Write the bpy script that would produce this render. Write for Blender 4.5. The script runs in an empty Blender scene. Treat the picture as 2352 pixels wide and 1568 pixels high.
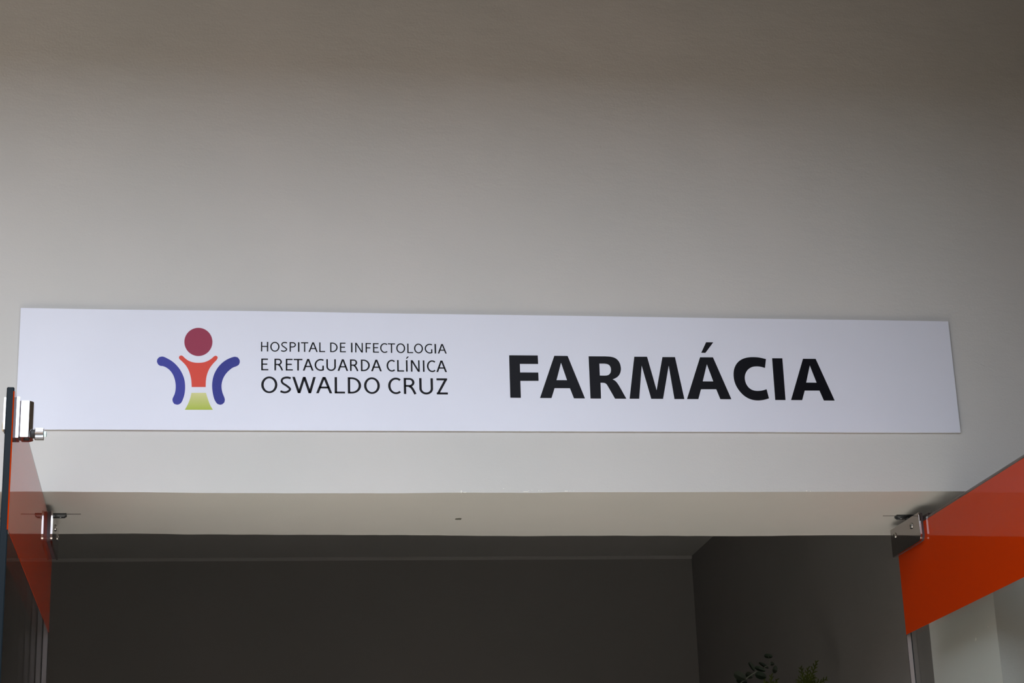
import bpy, bmesh, math, random
from mathutils import Vector, Matrix, Euler, noise
from mathutils.geometry import tessellate_polygon
random.seed(7)
sc = bpy.context.scene
COL = sc.collection

# ------------------------------------------------------------------ camera
cd = bpy.data.cameras.new('camera'); cam = bpy.data.objects.new('camera', cd); COL.objects.link(cam)
cd.sensor_fit = 'HORIZONTAL'; cd.sensor_width = 23.5; cd.lens = 23.5 * 4438.38 / 2352.0
cd.clip_start = 0.05; cd.clip_end = 200
PITCH, YAW, ROLL = 0.318, 0.1539, -0.0367
fwd = Vector((math.sin(YAW)*math.cos(PITCH), math.cos(YAW)*math.cos(PITCH), math.sin(PITCH)))
rt = Vector((math.cos(YAW), -math.sin(YAW), 0)); up = rt.cross(fwd)
r2 = math.cos(ROLL)*rt + math.sin(ROLL)*up; u2 = -math.sin(ROLL)*rt + math.cos(ROLL)*up
M = Matrix((r2, u2, -fwd)).transposed().to_4x4(); M.translation = Vector((0.308, -3.2837, 1.2855))
cam.matrix_world = M
sc.camera = cam

# ------------------------------------------------------------------ sky, exposure
w = bpy.data.worlds.new('sky'); sc.world = w; w.use_nodes = True
bg = w.node_tree.nodes['Background']; bg.inputs[0].default_value = (0.83, 0.91, 1.03, 1); bg.inputs[1].default_value = 4.45
sl = bpy.data.lights.new('sun', 'SUN'); sl.energy = 11.0; sl.angle = math.radians(3.0); sl.color = (1, 0.93, 0.82)
so = bpy.data.objects.new('sun', sl); COL.objects.link(so); so.location = (0, -6, 8)
so.rotation_euler = Vector((-0.12, -0.39, 1.1)).to_track_quat('Z', 'Y').to_euler()      # (-0.12, -0.39, 1.1) points at the sun
sc.view_settings.view_transform = 'Standard'; sc.view_settings.look = 'None'
sc.view_settings.gamma = 1; sc.view_settings.use_curve_mapping = False
sc.view_settings.exposure = 0.0
sc.cycles.max_bounces = 10; sc.cycles.diffuse_bounces = 5; sc.cycles.glossy_bounces = 6
sc.cycles.transmission_bounces = 8; sc.cycles.transparent_max_bounces = 24

# ------------------------------------------------------------------ materials
def mat(name, col, rough=0.5, metal=0.0, spec=0.5, noise_amt=0.0, nscale=8.0, bump=0.0, bscale=300.0, coat=0.0, trans=0.0, ior=1.5):
    m = bpy.data.materials.new(name); m.use_nodes = True; nt = m.node_tree
    b = nt.nodes['Principled BSDF']
    b.inputs['Base Color'].default_value = (*col, 1); b.inputs['Roughness'].default_value = rough
    b.inputs['Metallic'].default_value = metal; b.inputs['Specular IOR Level'].default_value = spec
    b.inputs['Transmission Weight'].default_value = trans; b.inputs['IOR'].default_value = ior
    b.inputs['Coat Weight'].default_value = coat; b.inputs['Coat Roughness'].default_value = 0.03
    tc = nt.nodes.new('ShaderNodeTexCoord')
    if noise_amt:
        n = nt.nodes.new('ShaderNodeTexNoise'); n.inputs['Scale'].default_value = nscale; n.inputs['Detail'].default_value = 6
        nt.links.new(tc.outputs['Object'], n.inputs['Vector'])
        r = nt.nodes.new('ShaderNodeValToRGB'); e = r.color_ramp.elements
        e[0].position = .3; e[1].position = .7
        e[0].color = (*[c*(1-noise_amt) for c in col], 1); e[1].color = (*[min(1, c*(1+noise_amt)) for c in col], 1)
        nt.links.new(n.outputs['Fac'], r.inputs['Fac']); nt.links.new(r.outputs['Color'], b.inputs['Base Color'])
    if bump:
        n2 = nt.nodes.new('ShaderNodeTexNoise'); n2.inputs['Scale'].default_value = bscale; n2.inputs['Detail'].default_value = 3
        nt.links.new(tc.outputs['Object'], n2.inputs['Vector'])
        bp = nt.nodes.new('ShaderNodeBump'); bp.inputs['Strength'].default_value = bump; bp.inputs['Distance'].default_value = 0.001
        nt.links.new(n2.outputs['Fac'], bp.inputs['Height']); nt.links.new(bp.outputs['Normal'], b.inputs['Normal'])
    return m

def wall_paint(name, col):
    # matt emulsion on trowelled plaster: roller stipple, broad trowel waves, faint blotches
    m = mat(name, col, 0.85, spec=0.25); nt = m.node_tree; b = nt.nodes['Principled BSDF']
    tc = [n for n in nt.nodes if n.type == 'TEX_COORD'][0]
    def nz(scale, det, stretch=None):
        n = nt.nodes.new('ShaderNodeTexNoise'); n.inputs['Scale'].default_value = scale; n.inputs['Detail'].default_value = det
        if stretch:
            mp = nt.nodes.new('ShaderNodeMapping'); mp.inputs['Scale'].default_value = stretch
            nt.links.new(tc.outputs['Object'], mp.inputs['Vector']); nt.links.new(mp.outputs['Vector'], n.inputs['Vector'])
        else: nt.links.new(tc.outputs['Object'], n.inputs['Vector'])
        return n
    n1 = nz(2.2, 5); r = nt.nodes.new('ShaderNodeValToRGB'); e = r.color_ramp.elements
    e[0].position = .35; e[1].position = .65
    e[0].color = (col[0]*.96, col[1]*.97, col[2]*.97, 1); e[1].color = (col[0]*1.03, col[1]*1.02, col[2]*1.02, 1)
    nt.links.new(n1.outputs['Fac'], r.inputs['Fac']); nt.links.new(r.outputs['Color'], b.inputs['Base Color'])
    n2 = nz(260, 3); n3 = nz(14, 6, (1, 1, 2.2)); n4 = nz(3.0, 2)
    b1 = nt.nodes.new('ShaderNodeBump'); b1.inputs['Strength'].default_value = .12; b1.inputs['Distance'].default_value = .002
    b2 = nt.nodes.new('ShaderNodeBump'); b2.inputs['Strength'].default_value = .10; b2.inputs['Distance'].default_value = .01
    b3 = nt.nodes.new('ShaderNodeBump'); b3.inputs['Strength'].default_value = .06; b3.inputs['Distance'].default_value = .08
    nt.links.new(n2.outputs['Fac'], b1.inputs['Height']); nt.links.new(n3.outputs['Fac'], b2.inputs['Height']); nt.links.new(n4.outputs['Fac'], b3.inputs['Height'])
    nt.links.new(b3.outputs['Normal'], b2.inputs['Normal']); nt.links.new(b2.outputs['Normal'], b1.inputs['Normal']); nt.links.new(b1.outputs['Normal'], b.inputs['Normal'])
    return m

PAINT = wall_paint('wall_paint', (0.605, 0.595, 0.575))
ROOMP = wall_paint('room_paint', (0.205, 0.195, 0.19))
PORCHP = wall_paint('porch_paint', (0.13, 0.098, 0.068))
OPPM = mat('blocker_wall', (0.22, 0.15, 0.1), .9, noise_amt=.08, nscale=2)
FLOORM = mat('floor_tile', (.16, .15, .14), .5, noise_amt=.15)
PTILE = mat('porch_tile', (0.6, 0.56, 0.5), .5, noise_amt=.08, nscale=5)
GROUNDM = mat('paving', (0.03, 0.028, 0.025), .9, noise_amt=.2, nscale=3)
BOARD = mat('sign_white', (0.74, 0.76, 0.86), .42, spec=.4, noise_amt=.012, nscale=7, bump=.05, bscale=700)
INK = mat('vinyl_black', (.0050, .0050, .008), .4, spec=.1, bump=.12, bscale=900)
INK2 = mat('print_black', (.011, .011, .014), .5, spec=.1)
def ink(n, c, b=.15, ro=.35): return mat(n, c, ro, spec=.14, bump=b, bscale=420)
RED = ink('vinyl_crimson', (.30, .034, .075)); ORANGE_V = ink('vinyl_red_orange', (.68, .070, .045))
BLUE = ink('vinyl_blue', (.045, .052, .32), .05); BLUE2 = ink('vinyl_blue_orange_peel', (.030, .036, .26), .5, .25)
GREEN = ink('vinyl_green', (.4, .5, .08), .08)
nt = GREEN.node_tree; tc = nt.nodes.new('ShaderNodeTexCoord'); sx = nt.nodes.new('ShaderNodeSeparateXYZ'); rp = nt.nodes.new('ShaderNodeValToRGB')
nt.links.new(tc.outputs['Generated'], sx.inputs[0]); nt.links.new(sx.outputs['Z'], rp.inputs['Fac'])
rp.color_ramp.elements[0].color = (.40, .50, .062, 1); rp.color_ramp.elements[1].color = (.66, .66, .30, 1)
nt.links.new(rp.outputs['Color'], nt.nodes['Principled BSDF'].inputs['Base Color'])
CHROME = mat('polished_steel', (.78, .78, .80), .13, metal=1.0)
STEEL = mat('polished_aluminium', (0.44, 0.41, 0.4), .06, metal=1.0)
SCREWM = mat('screw_steel', (.42, .41, .40), .22, metal=1.0)
DARKST = mat('dark_steel', (.10, .11, .12), .35, metal=.7)
GASKET = mat('gasket', (.085, .066, .078), .5)
ZINC = mat('zinc_thread', (.45, .60, .62), .3, metal=.9)
HOLE = mat('dark_bore', (.02, .018, .018), .6)
FILM = mat('orange_film', (0.39, 0.027, 0.0006), .6, coat=.85, spec=.0)
FILM.node_tree.nodes['Principled BSDF'].inputs['Coat Roughness'].default_value = .0
FILM.node_tree.nodes['Principled BSDF'].inputs['Coat IOR'].default_value = 1.33
def clear_glass():
    # flat pane: Schlick reflection over straight-through transmission, the same on both faces
    m = bpy.data.materials.new('clear_glass'); m.use_nodes = True; nt = m.node_tree; nt.nodes.clear()
    out = nt.nodes.new('ShaderNodeOutputMaterial'); mix = nt.nodes.new('ShaderNodeMixShader')
    tr = nt.nodes.new('ShaderNodeBsdfTransparent'); tr.inputs[0].default_value = (.965, .98, .972, 1)
    gl = nt.nodes.new('ShaderNodeBsdfGlossy'); gl.inputs['Roughness'].default_value = 0.0
    lw = nt.nodes.new('ShaderNodeLayerWeight'); lw.inputs['Blend'].default_value = .5
    pw = nt.nodes.new('ShaderNodeMath'); pw.operation = 'POWER'; pw.inputs[1].default_value = 5
    ma = nt.nodes.new('ShaderNodeMath'); ma.operation = 'MULTIPLY_ADD'; ma.inputs[1].default_value = .96; ma.inputs[2].default_value = .04
    nt.links.new(lw.outputs['Facing'], pw.inputs[0]); nt.links.new(pw.outputs[0], ma.inputs[0]); nt.links.new(ma.outputs[0], mix.inputs[0])
    nt.links.new(tr.outputs[0], mix.inputs[1]); nt.links.new(gl.outputs[0], mix.inputs[2]); nt.links.new(mix.outputs[0], out.inputs[0])
    return m
GLASS = clear_glass()
EDGE = mat('glass_edge_painted_dark', (.010, .015, .019), .2, spec=.07)  # dark look of refraction painted into the edge colour
EDGE_PALE = mat('glass_edge_painted_pale', (.33, .28, .28), .4, spec=.3)  # same glass edge, its brighter look painted into the colour
CEILP = wall_paint('ceiling_paint', (.33, .32, .31))
STEM = mat('eucalyptus_stem', (.12, .14, .11), .6)
LEAF = mat('eucalyptus_leaf', (.030, .052, .032), .6, noise_amt=.2, nscale=60)
LEAFP = mat('eucalyptus_leaf_pale', (.055, .075, .055), .65, noise_amt=.2, nscale=60)
THUJA = mat('cypress_green', (.045, .065, .004), .6, noise_amt=.35, nscale=80)
VASE = mat('vase_ceramic', (.55, .54, .52), .4, noise_amt=.05)
CHIP = mat('bare_plaster', (.80, .79, .74), .9)

# ------------------------------------------------------------------ helpers
def link(name, me, m, parent=None, kind=None, label=None, cat=None, group=None, smooth=False):
    if m is not None and not me.materials: me.materials.append(m)
    if smooth:
        for p in me.polygons: p.use_smooth = True
    o = bpy.data.objects.new(name, me); COL.objects.link(o)
    if parent is not None: o.parent = parent
    if kind: o['kind'] = kind
    if label: o['label'] = label
    if cat: o['category'] = cat
    if group: o['group'] = group
    return o
def empty(name, loc, parent=None, label=None, cat=None, kind=None, group=None):
    o = bpy.data.objects.new(name, None); COL.objects.link(o); o.empty_display_size = .05
    o.location = loc
    if parent is not None: o.parent = parent
    if kind: o['kind'] = kind
    if label: o['label'] = label
    if cat: o['category'] = cat
    if group: o['group'] = group
    return o
def bm_mesh(bm, name='mesh'):
    bmesh.ops.recalc_face_normals(bm, faces=bm.faces)
    me = bpy.data.meshes.new(name); bm.to_mesh(me); bm.free(); return me
def box(bm, x0, x1, y0, y1, z0, z1, bev=0, seg=2):
    vs = [bm.verts.new(c) for c in ((x0,y0,z0),(x1,y0,z0),(x1,y1,z0),(x0,y1,z0),(x0,y0,z1),(x1,y0,z1),(x1,y1,z1),(x0,y1,z1))]
    fs = [bm.faces.new([vs[i] for i in f]) for f in ((0,3,2,1),(4,5,6,7),(0,1,5,4),(1,2,6,5),(2,3,7,6),(3,0,4,7))]
    if bev:
        es = list({e for f in fs for e in f.edges})
        bmesh.ops.bevel(bm, geom=es, offset=bev, segments=seg, affect='EDGES', profile=.5)
    return fs
def bx(name, x0, x1, y0, y1, z0, z1, m, bev=0, **k):
    bm = bmesh.new(); box(bm, x0, x1, y0, y1, z0, z1, bev); return link(name, bm_mesh(bm, name), m, **k)
def lathe(bm, prof, c, axis, n=24):
    # prof: (distance along axis, radius); axis unit vector
    a = Vector(axis).normalized(); t = a.orthogonal().normalized(); s = a.cross(t); rings = []
    for d, r in prof:
        rings.append([bm.verts.new(Vector(c) + a*d + (t*math.cos(2*math.pi*k/n) + s*math.sin(2*math.pi*k/n))*max(r, 1e-5)) for k in range(n)])
    for i in range(len(rings)-1):
        for k in range(n):
            bm.faces.new((rings[i][k], rings[i][(k+1)%n], rings[i+1][(k+1)%n], rings[i+1][k]))
    bm.faces.new(rings[0][::-1]); bm.faces.new(rings[-1])
def tube(bm, pts, r0, r1, n=8):
    pts = [Vector(p) for p in pts]; rings = []
    for i, p in enumerate(pts):
        d = (pts[min(i+1, len(pts)-1)] - pts[max(i-1, 0)]).normalized()
        t = d.cross(Vector((0, 1, .13))).normalized(); s = d.cross(t); r = r0 + (r1-r0)*i/(len(pts)-1)
        rings.append([bm.verts.new(p + (t*math.cos(2*math.pi*k/n) + s*math.sin(2*math.pi*k/n))*r) for k in range(n)])
    for i in range(len(rings)-1):
        for k in range(n): bm.faces.new((rings[i][k], rings[i][(k+1)%n], rings[i+1][(k+1)%n], rings[i+1][k]))
    bm.faces.new(rings[0][::-1]); bm.faces.new(rings[-1])

# ------------------------------------------------------------------ building shell
T = 0.334                                  # thickness of the front wall
XL, XR = -0.112, 1.6758                    # door opening
FE = [(-.112,2.1001),(-.071,2.10013),(.037,2.0998),(.147,2.0991),(.294,2.0976),(.45,2.0972),(.595,2.0972),(.712,2.0984),(.826,2.0981),(.94,2.0993),(1.062,2.0993),(1.222,2.0998),(1.384,2.1002),(1.631,2.1011),(1.6758,2.1010)]
BE = [(-.112,2.1012),(0,2.1017),(.132,2.1021),(.253,2.1001),(.457,2.0987),(.623,2.0977),(.833,2.0954),(.876,2.0948),(.95,2.0952),(1.047,2.0952),(1.133,2.0947),(1.308,2.0935),(1.485,2.0947),(1.615,2.0943),(1.6758,2.0943)]
def smp(tab, x):
    for (a, p), (b, q) in zip(tab, tab[1:]):
        if x <= b:
            t = (x-a)/(b-a); t = t*t*(3-2*t); return p + (q-p)*t
    return tab[-1][1]
WX0, WX1, WTOP = -6.0, 2.35, 3.30
def front_wall():
    bm = bmesh.new(); N = 140; top = WTOP
    xs = [XL + (XR-XL)*i/N for i in range(N+1)]
    fb = [bm.verts.new((x, 0, smp(FE, x) + .0004*noise.noise((x*23, 1, 0)))) for x in xs]
    K = 6; rows = [fb]
    for k in range(1, K):
        s = k/K; rows.append([bm.verts.new((x, T*s, smp(FE, x)*(1-s) + smp(BE, x)*s + .0006*noise.noise((x*6, s*3, 4)))) for x in xs])
    bb = [bm.verts.new((x, T, smp(BE, x) + .0004*noise.noise((x*23, 7, 0)))) for x in xs]; rows.append(bb)
    ft = [bm.verts.new((x, 0, top)) for x in xs]; bt = [bm.verts.new((x, T, top)) for x in xs]
    for i in range(N):
        bm.faces.new((fb[i], fb[i+1], ft[i+1], ft[i])); bm.faces.new((bb[i+1], bb[i], bt[i], bt[i+1])); bm.faces.new((ft[i], ft[i+1], bt[i+1], bt[i]))
        for a, b in zip(rows, rows[1:]): bm.faces.new((a[i], b[i], b[i+1], a[i+1]))
    # side piers; the reveal edges waver a little
    J = 60
    for side, xj, xo, idx in ((-1, XL, WX0, 0), (1, XR, WX1, -1)):
        zs = [0 + 2.09*k/J for k in range(J)]
        fcol = [bm.verts.new((xj + .0013*noise.noise((3, z*9, side)), 0, z)) for z in zs] + [rows[0][idx]]
        bcol = [bm.verts.new((xj + .0015*noise.noise((8, z*7, side)), T, z)) for z in zs] + [rows[-1][idx]]
        fo = [bm.verts.new((xo, 0, z)) for z in zs] + [bm.verts.new((xo, 0, 2.1))]
        bo = [bm.verts.new((xo, T, z)) for z in zs] + [bm.verts.new((xo, T, 2.1))]
        for k in range(J):
            bm.faces.new((fcol[k], fcol[k+1], fo[k+1], fo[k])); bm.faces.new((bcol[k], bo[k], bo[k+1], bcol[k+1]))
            bm.faces.new((fo[k], fo[k+1], bo[k+1], bo[k]))
            if k < J-1: bm.faces.new((fcol[k], bcol[k], bcol[k+1], fcol[k+1]))
        bm.faces.new([fcol[J-1]] + [bcol[J-1]] + [r[idx] for r in rows[::-1]])
        tfo = bm.verts.new((xo, 0, top)); tbo = bm.verts.new((xo, T, top))
        bm.faces.new((fo[-1], rows[0][idx], ft[idx], tfo)); bm.faces.new((bo[-1], tbo, bt[idx], rows[-1][idx]))
        bm.faces.new((ft[idx], bt[idx], tbo, tfo)); bm.faces.new((fo[-1], tfo, tbo, bo[-1]))
        bm.faces.new((fcol[0], fo[0], bo[0], bcol[0]))
    return link('wall_front', bm_mesh(bm, 'wall_front'), PAINT, kind='structure', label='pale plastered front wall with the sign, lintel and door opening', cat='wall')
WF = front_wall()
# plaster flecks, scuffs and a lintel hole whose shade is painted grey (pieces of the wall)
def fleck(name, c, sx_, sz_, n_ax, m, seed, dep=.0006):
    rd = random.Random(seed); bm = bmesh.new(); n = 9; ring = []; ring2 = []
    for k in range(n):
        a = 2*math.pi*k/n; r = rd.uniform(.6, 1.1)
        u, v = sx_*r*math.cos(a), sz_*r*math.sin(a)
        if n_ax == 'y': p = (c[0]+u, c[1]-dep, c[2]+v); q = (c[0]+u*1.15, c[1]+.0005, c[2]+v*1.15)
        elif n_ax == 'z': p = (c[0]+u, c[1]+v, c[2]-dep); q = (c[0]+u*1.15, c[1]+v*1.15, c[2]+.0015)
        else: p = (c[0]-dep, c[1]+u, c[2]+v); q = (c[0]+.002, c[1]+u*1.15, c[2]+v*1.15)
        ring.append(bm.verts.new(p)); ring2.append(bm.verts.new(q))
    bm.faces.new(ring); bm.faces.new(ring2[::-1])
    for k in range(n): bm.faces.new((ring[k], ring2[k], ring2[(k+1)%n], ring[(k+1)%n]))
    return link(name, bm_mesh(bm, name), m, parent=WF)
for i, (x, dz, a, b) in enumerate([(.7175,.0018,.0012,.0030),(.724,.0004,.004,.0007),(.832,.0020,.0045,.0009),(.8375,.0035,.0010,.0009),(.843,.0048,.0010,.0009),(.8555,.0034,.0008,.0008),(.8605,.0038,.0009,.0009),(.7925,.0075,.0016,.0006),(.9045,.0022,.0040,.0009),(.9115,.0026,.0009,.0008),(.9185,.0024,.0008,.0006),(1.345,.0016,.0016,.0012),(1.352,.0010,.0012,.0008)]):
    fleck('plaster_fleck', (x, 0, smp(FE, x)+dz), a, b, 'y', CHIP, i)
fleck('hole_shade_patch', (.7355, .197, smp(FE, .7355)*.41+smp(BE, .7355)*.59-.0004), .006, .007, 'z', mat('hole_shade_grey', (.13, .13, .11), .9), 40, .0004)  # dark patch stands for the shade inside a small soffit hole
for i, (y, z) in enumerate([(.1004, 1.8477), (.104, 1.8455), (.0365, 1.859)]):
    fleck('plaster_fleck', (XR, y, z), .0035 if i == 0 else .0018, .0028 if i == 0 else .0016, 'x', CHIP, 60+i, .0012)
# trowel drag mark right of the sign: shallow ridges of plaster
def ridge(p, q, r, seed):
    rd = random.Random(seed); bm = bmesh.new(); n = 8; A = []; B = []; Cc = []
    p, q = Vector(p), Vector(q); d = (q-p).normalized(); s = Vector((-d.z, 0, d.x))
    for k in range(n+1):
        t = k/n; c = p.lerp(q, t) + s*rd.uniform(-.0006, .0006); h = r*math.sin(math.pi*min(max(t, .04), .96))
        A.append(bm.verts.new(c + s*h*2.2 + Vector((0, .0004, 0)))); B.append(bm.verts.new(c + Vector((0, -h*.75, 0)))); Cc.append(bm.verts.new(c - s*h*2.2 + Vector((0, .0004, 0))))
    for k in range(n):
        bm.faces.new((A[k], A[k+1], B[k+1], B[k])); bm.faces.new((B[k], B[k+1], Cc[k+1], Cc[k]))
    link('trowel_ridge', bm_mesh(bm, 'trowel_ridge'), PAINT, parent=WF, smooth=True)
for i, (a, b, r) in enumerate([((1.683, 2.353), (1.703, 2.343), .0010), ((1.698, 2.3445), (1.712, 2.341), .0011), ((1.712, 2.343), (1.734, 2.331), .0009), ((1.690, 2.332), (1.722, 2.317), .0008), ((1.715, 2.336), (1.728, 2.327), .0008)]):
    ridge((a[0], 0, a[1]), (b[0], 0, b[1]), r, 80+i)

# dim room behind the opening
RX1, RX0, RY1, RH = 1.72, -2.0, 2.396, 2.492
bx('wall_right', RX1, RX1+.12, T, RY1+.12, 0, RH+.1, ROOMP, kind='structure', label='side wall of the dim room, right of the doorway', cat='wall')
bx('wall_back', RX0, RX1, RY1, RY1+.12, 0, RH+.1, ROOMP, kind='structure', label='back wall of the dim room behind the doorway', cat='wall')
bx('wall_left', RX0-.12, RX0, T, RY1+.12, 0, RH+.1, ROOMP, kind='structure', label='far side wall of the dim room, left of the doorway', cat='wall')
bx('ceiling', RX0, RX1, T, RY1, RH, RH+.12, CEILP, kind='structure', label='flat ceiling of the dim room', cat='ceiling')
bx('floor', RX0, RX1, 0, RY1, -.1, 0, FLOORM, kind='structure', label='tiled floor of the dim room', cat='floor')
bm = bmesh.new()                                   # thin quarter-round filler where back wall meets ceiling
pr = [(RY1+.001, RH+.001), (RY1-.008, RH+.001), (RY1-.007, RH-.004), (RY1-.003, RH-.007), (RY1+.001, RH-.009)]
va = [bm.verts.new((RX0, y, z)) for y, z in pr]; vb = [bm.verts.new((RX1, y, z)) for y, z in pr]
for k in range(len(pr)): bm.faces.new((va[k], vb[k], vb[(k+1)%5], va[(k+1)%5]))
bm.faces.new(va[::-1]); bm.faces.new(vb)
link('trim_1', bm_mesh(bm, 'trim_1'), mat('bead_paint', (.30, .29, .28), .8), kind='structure', label='thin plaster bead between back wall and ceiling of the room', cat='trim')

# porch in front: slab overhead, paving, side wall on the right
PD, PZ, PX0, PX1 = (1.3, 3.125, -7.0, 2.08)
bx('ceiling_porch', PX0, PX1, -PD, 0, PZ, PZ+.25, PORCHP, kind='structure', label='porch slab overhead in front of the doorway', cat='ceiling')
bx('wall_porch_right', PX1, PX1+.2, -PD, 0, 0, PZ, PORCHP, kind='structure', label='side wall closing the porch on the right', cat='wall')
bx('wall_blocker_right', 1.46, 7.0, -PD, -PD+.15, 0, PZ, PORCHP, kind='structure', label='added unseen wall at the far right, shades the right of the front wall', cat='wall')  # unseen panel added to darken the right of the front wall
bx('floor_porch', PX0, PX1, -1.35, 0, -.1, 0, PTILE, kind='structure', label='pale tiled porch floor in front of the doorway', cat='floor')
bx('floor_paving', -25, 25, -40, -1.35, -.12, -.02, GROUNDM, kind='structure', label='dark paved ground beyond the porch', cat='floor')

bx('wall_blocker_opposite', -30, 30, -14.0-.3, -14.0, 0, 5.1, OPPM, kind='structure', label='added wall behind the viewer, blocks low sky from the front wall', cat='wall')  # unseen building added to cut low sky off the upper wall
bx('wall_blocker_left', -9.0-.3, -9.0, -14.0, 0, 0, 5.1, OPPM, kind='structure', label='added unseen wall on the left, blocks low sky from the front wall', cat='wall')  # unseen side building added to block low sky from the left
# ------------------------------------------------------------------ sign
G_OFF = -0.0045
CORN = [(-.0509, 2.2085), (1.647, 2.2113), (1.647, 2.428), (-.0509, 2.4292)]
SIGN = empty('sign', (.8, 0, 2.32), label='long white pharmacy sign with coloured emblem and black lettering above the doorway', cat='sign')
def on_sign(o): o.parent = SIGN; o.matrix_parent_inverse = Matrix.Translation(-Vector((.8, 0, 2.32)))
def board():
    bm = bmesh.new(); N = 48; rows = []
    for yy in (-.0043, -.0010):
        lo, hi = [], []
        for k in range(N+1):
            t = k/N; x = CORN[0][0] + (CORN[1][0]-CORN[0][0])*t
            zl = CORN[0][1]*(1-t) + CORN[1][1]*t + .0006*noise.noise((t*5, 0, 3)); zh = CORN[3][1]*(1-t) + CORN[2][1]*t + .0007*noise.noise((t*6, 0, 9))
            lo.append(bm.verts.new((x, yy, zl))); hi.append(bm.verts.new((x, yy, zh)))
        rows.append((lo, hi))
    (fl, fh), (bl, bh) = rows
    for k in range(N):
        bm.faces.new((fl[k], fl[k+1], fh[k+1], fh[k])); bm.faces.new((bl[k+1], bl[k], bh[k], bh[k+1]))
        bm.faces.new((fh[k], fh[k+1], bh[k+1], bh[k])); bm.faces.new((fl[k+1], fl[k], bl[k], bl[k+1]))
    bm.faces.new((fl[0], fh[0], bh[0], bl[0])); bm.faces.new((fl[N], bl[N], bh[N], fh[N]))
    o = link('board', bm_mesh(bm, 'board'), BOARD); on_sign(o)
board()
# packer that stands the board off the plaster, seen as the dark gap round the rim
bm = bmesh.new(); box(bm, -.03, 1.62, -.0012, .001, 2.225, 2.412)
o = link('backing', bm_mesh(bm, 'backing'), DARKST); on_sign(o)
def pairs(f): return [(f[i]/1000, f[i+1]/1000) for i in range(0, len(f), 2)]
def flat(polys_lists, y):
    # each entry: [outer, hole...]; filled with a face set at depth y
    vs, fs = [], []
    for loops in polys_lists:
        L3 = [[Vector((x, 0, z)) for x, z in lp] for lp in loops]
        base = len(vs); flatv = [v for lp in L3 for v in lp]
        tri = tessellate_polygon([[Vector((v.x, v.z, 0)) for v in lp] for lp in L3])
        vs += [(v.x, y, v.z) for v in flatv]
        for a, b, c in tri:
            A, B, C_ = flatv[a], flatv[b], flatv[c]
            ar = (B.x-A.x)*(C_.z-A.z) - (B.z-A.z)*(C_.x-A.x)
            fs.append((base+a, base+b, base+c) if ar > 0 else (base+a, base+c, base+b))
    me = bpy.data.meshes.new('print'); me.from_pydata(vs, [], fs); me.update(); return me
def sub(name, par, me, m, label=None):
    o = link(name, me, m, label=label); o.parent = par; o.matrix_parent_inverse = Matrix.Translation(-Vector((.8, 0, 2.32))); return o
def line_of(glyphs, m, label, holes):
    e = empty('lettering', (0, 0, 0), parent=SIGN, label=label)
    for g in glyphs:
        P = [pairs(p) for p in g]
        me = flat([P] if holes else [[p] for p in P], G_OFF)
        sub('letter', e, me, m)
    return e
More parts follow.
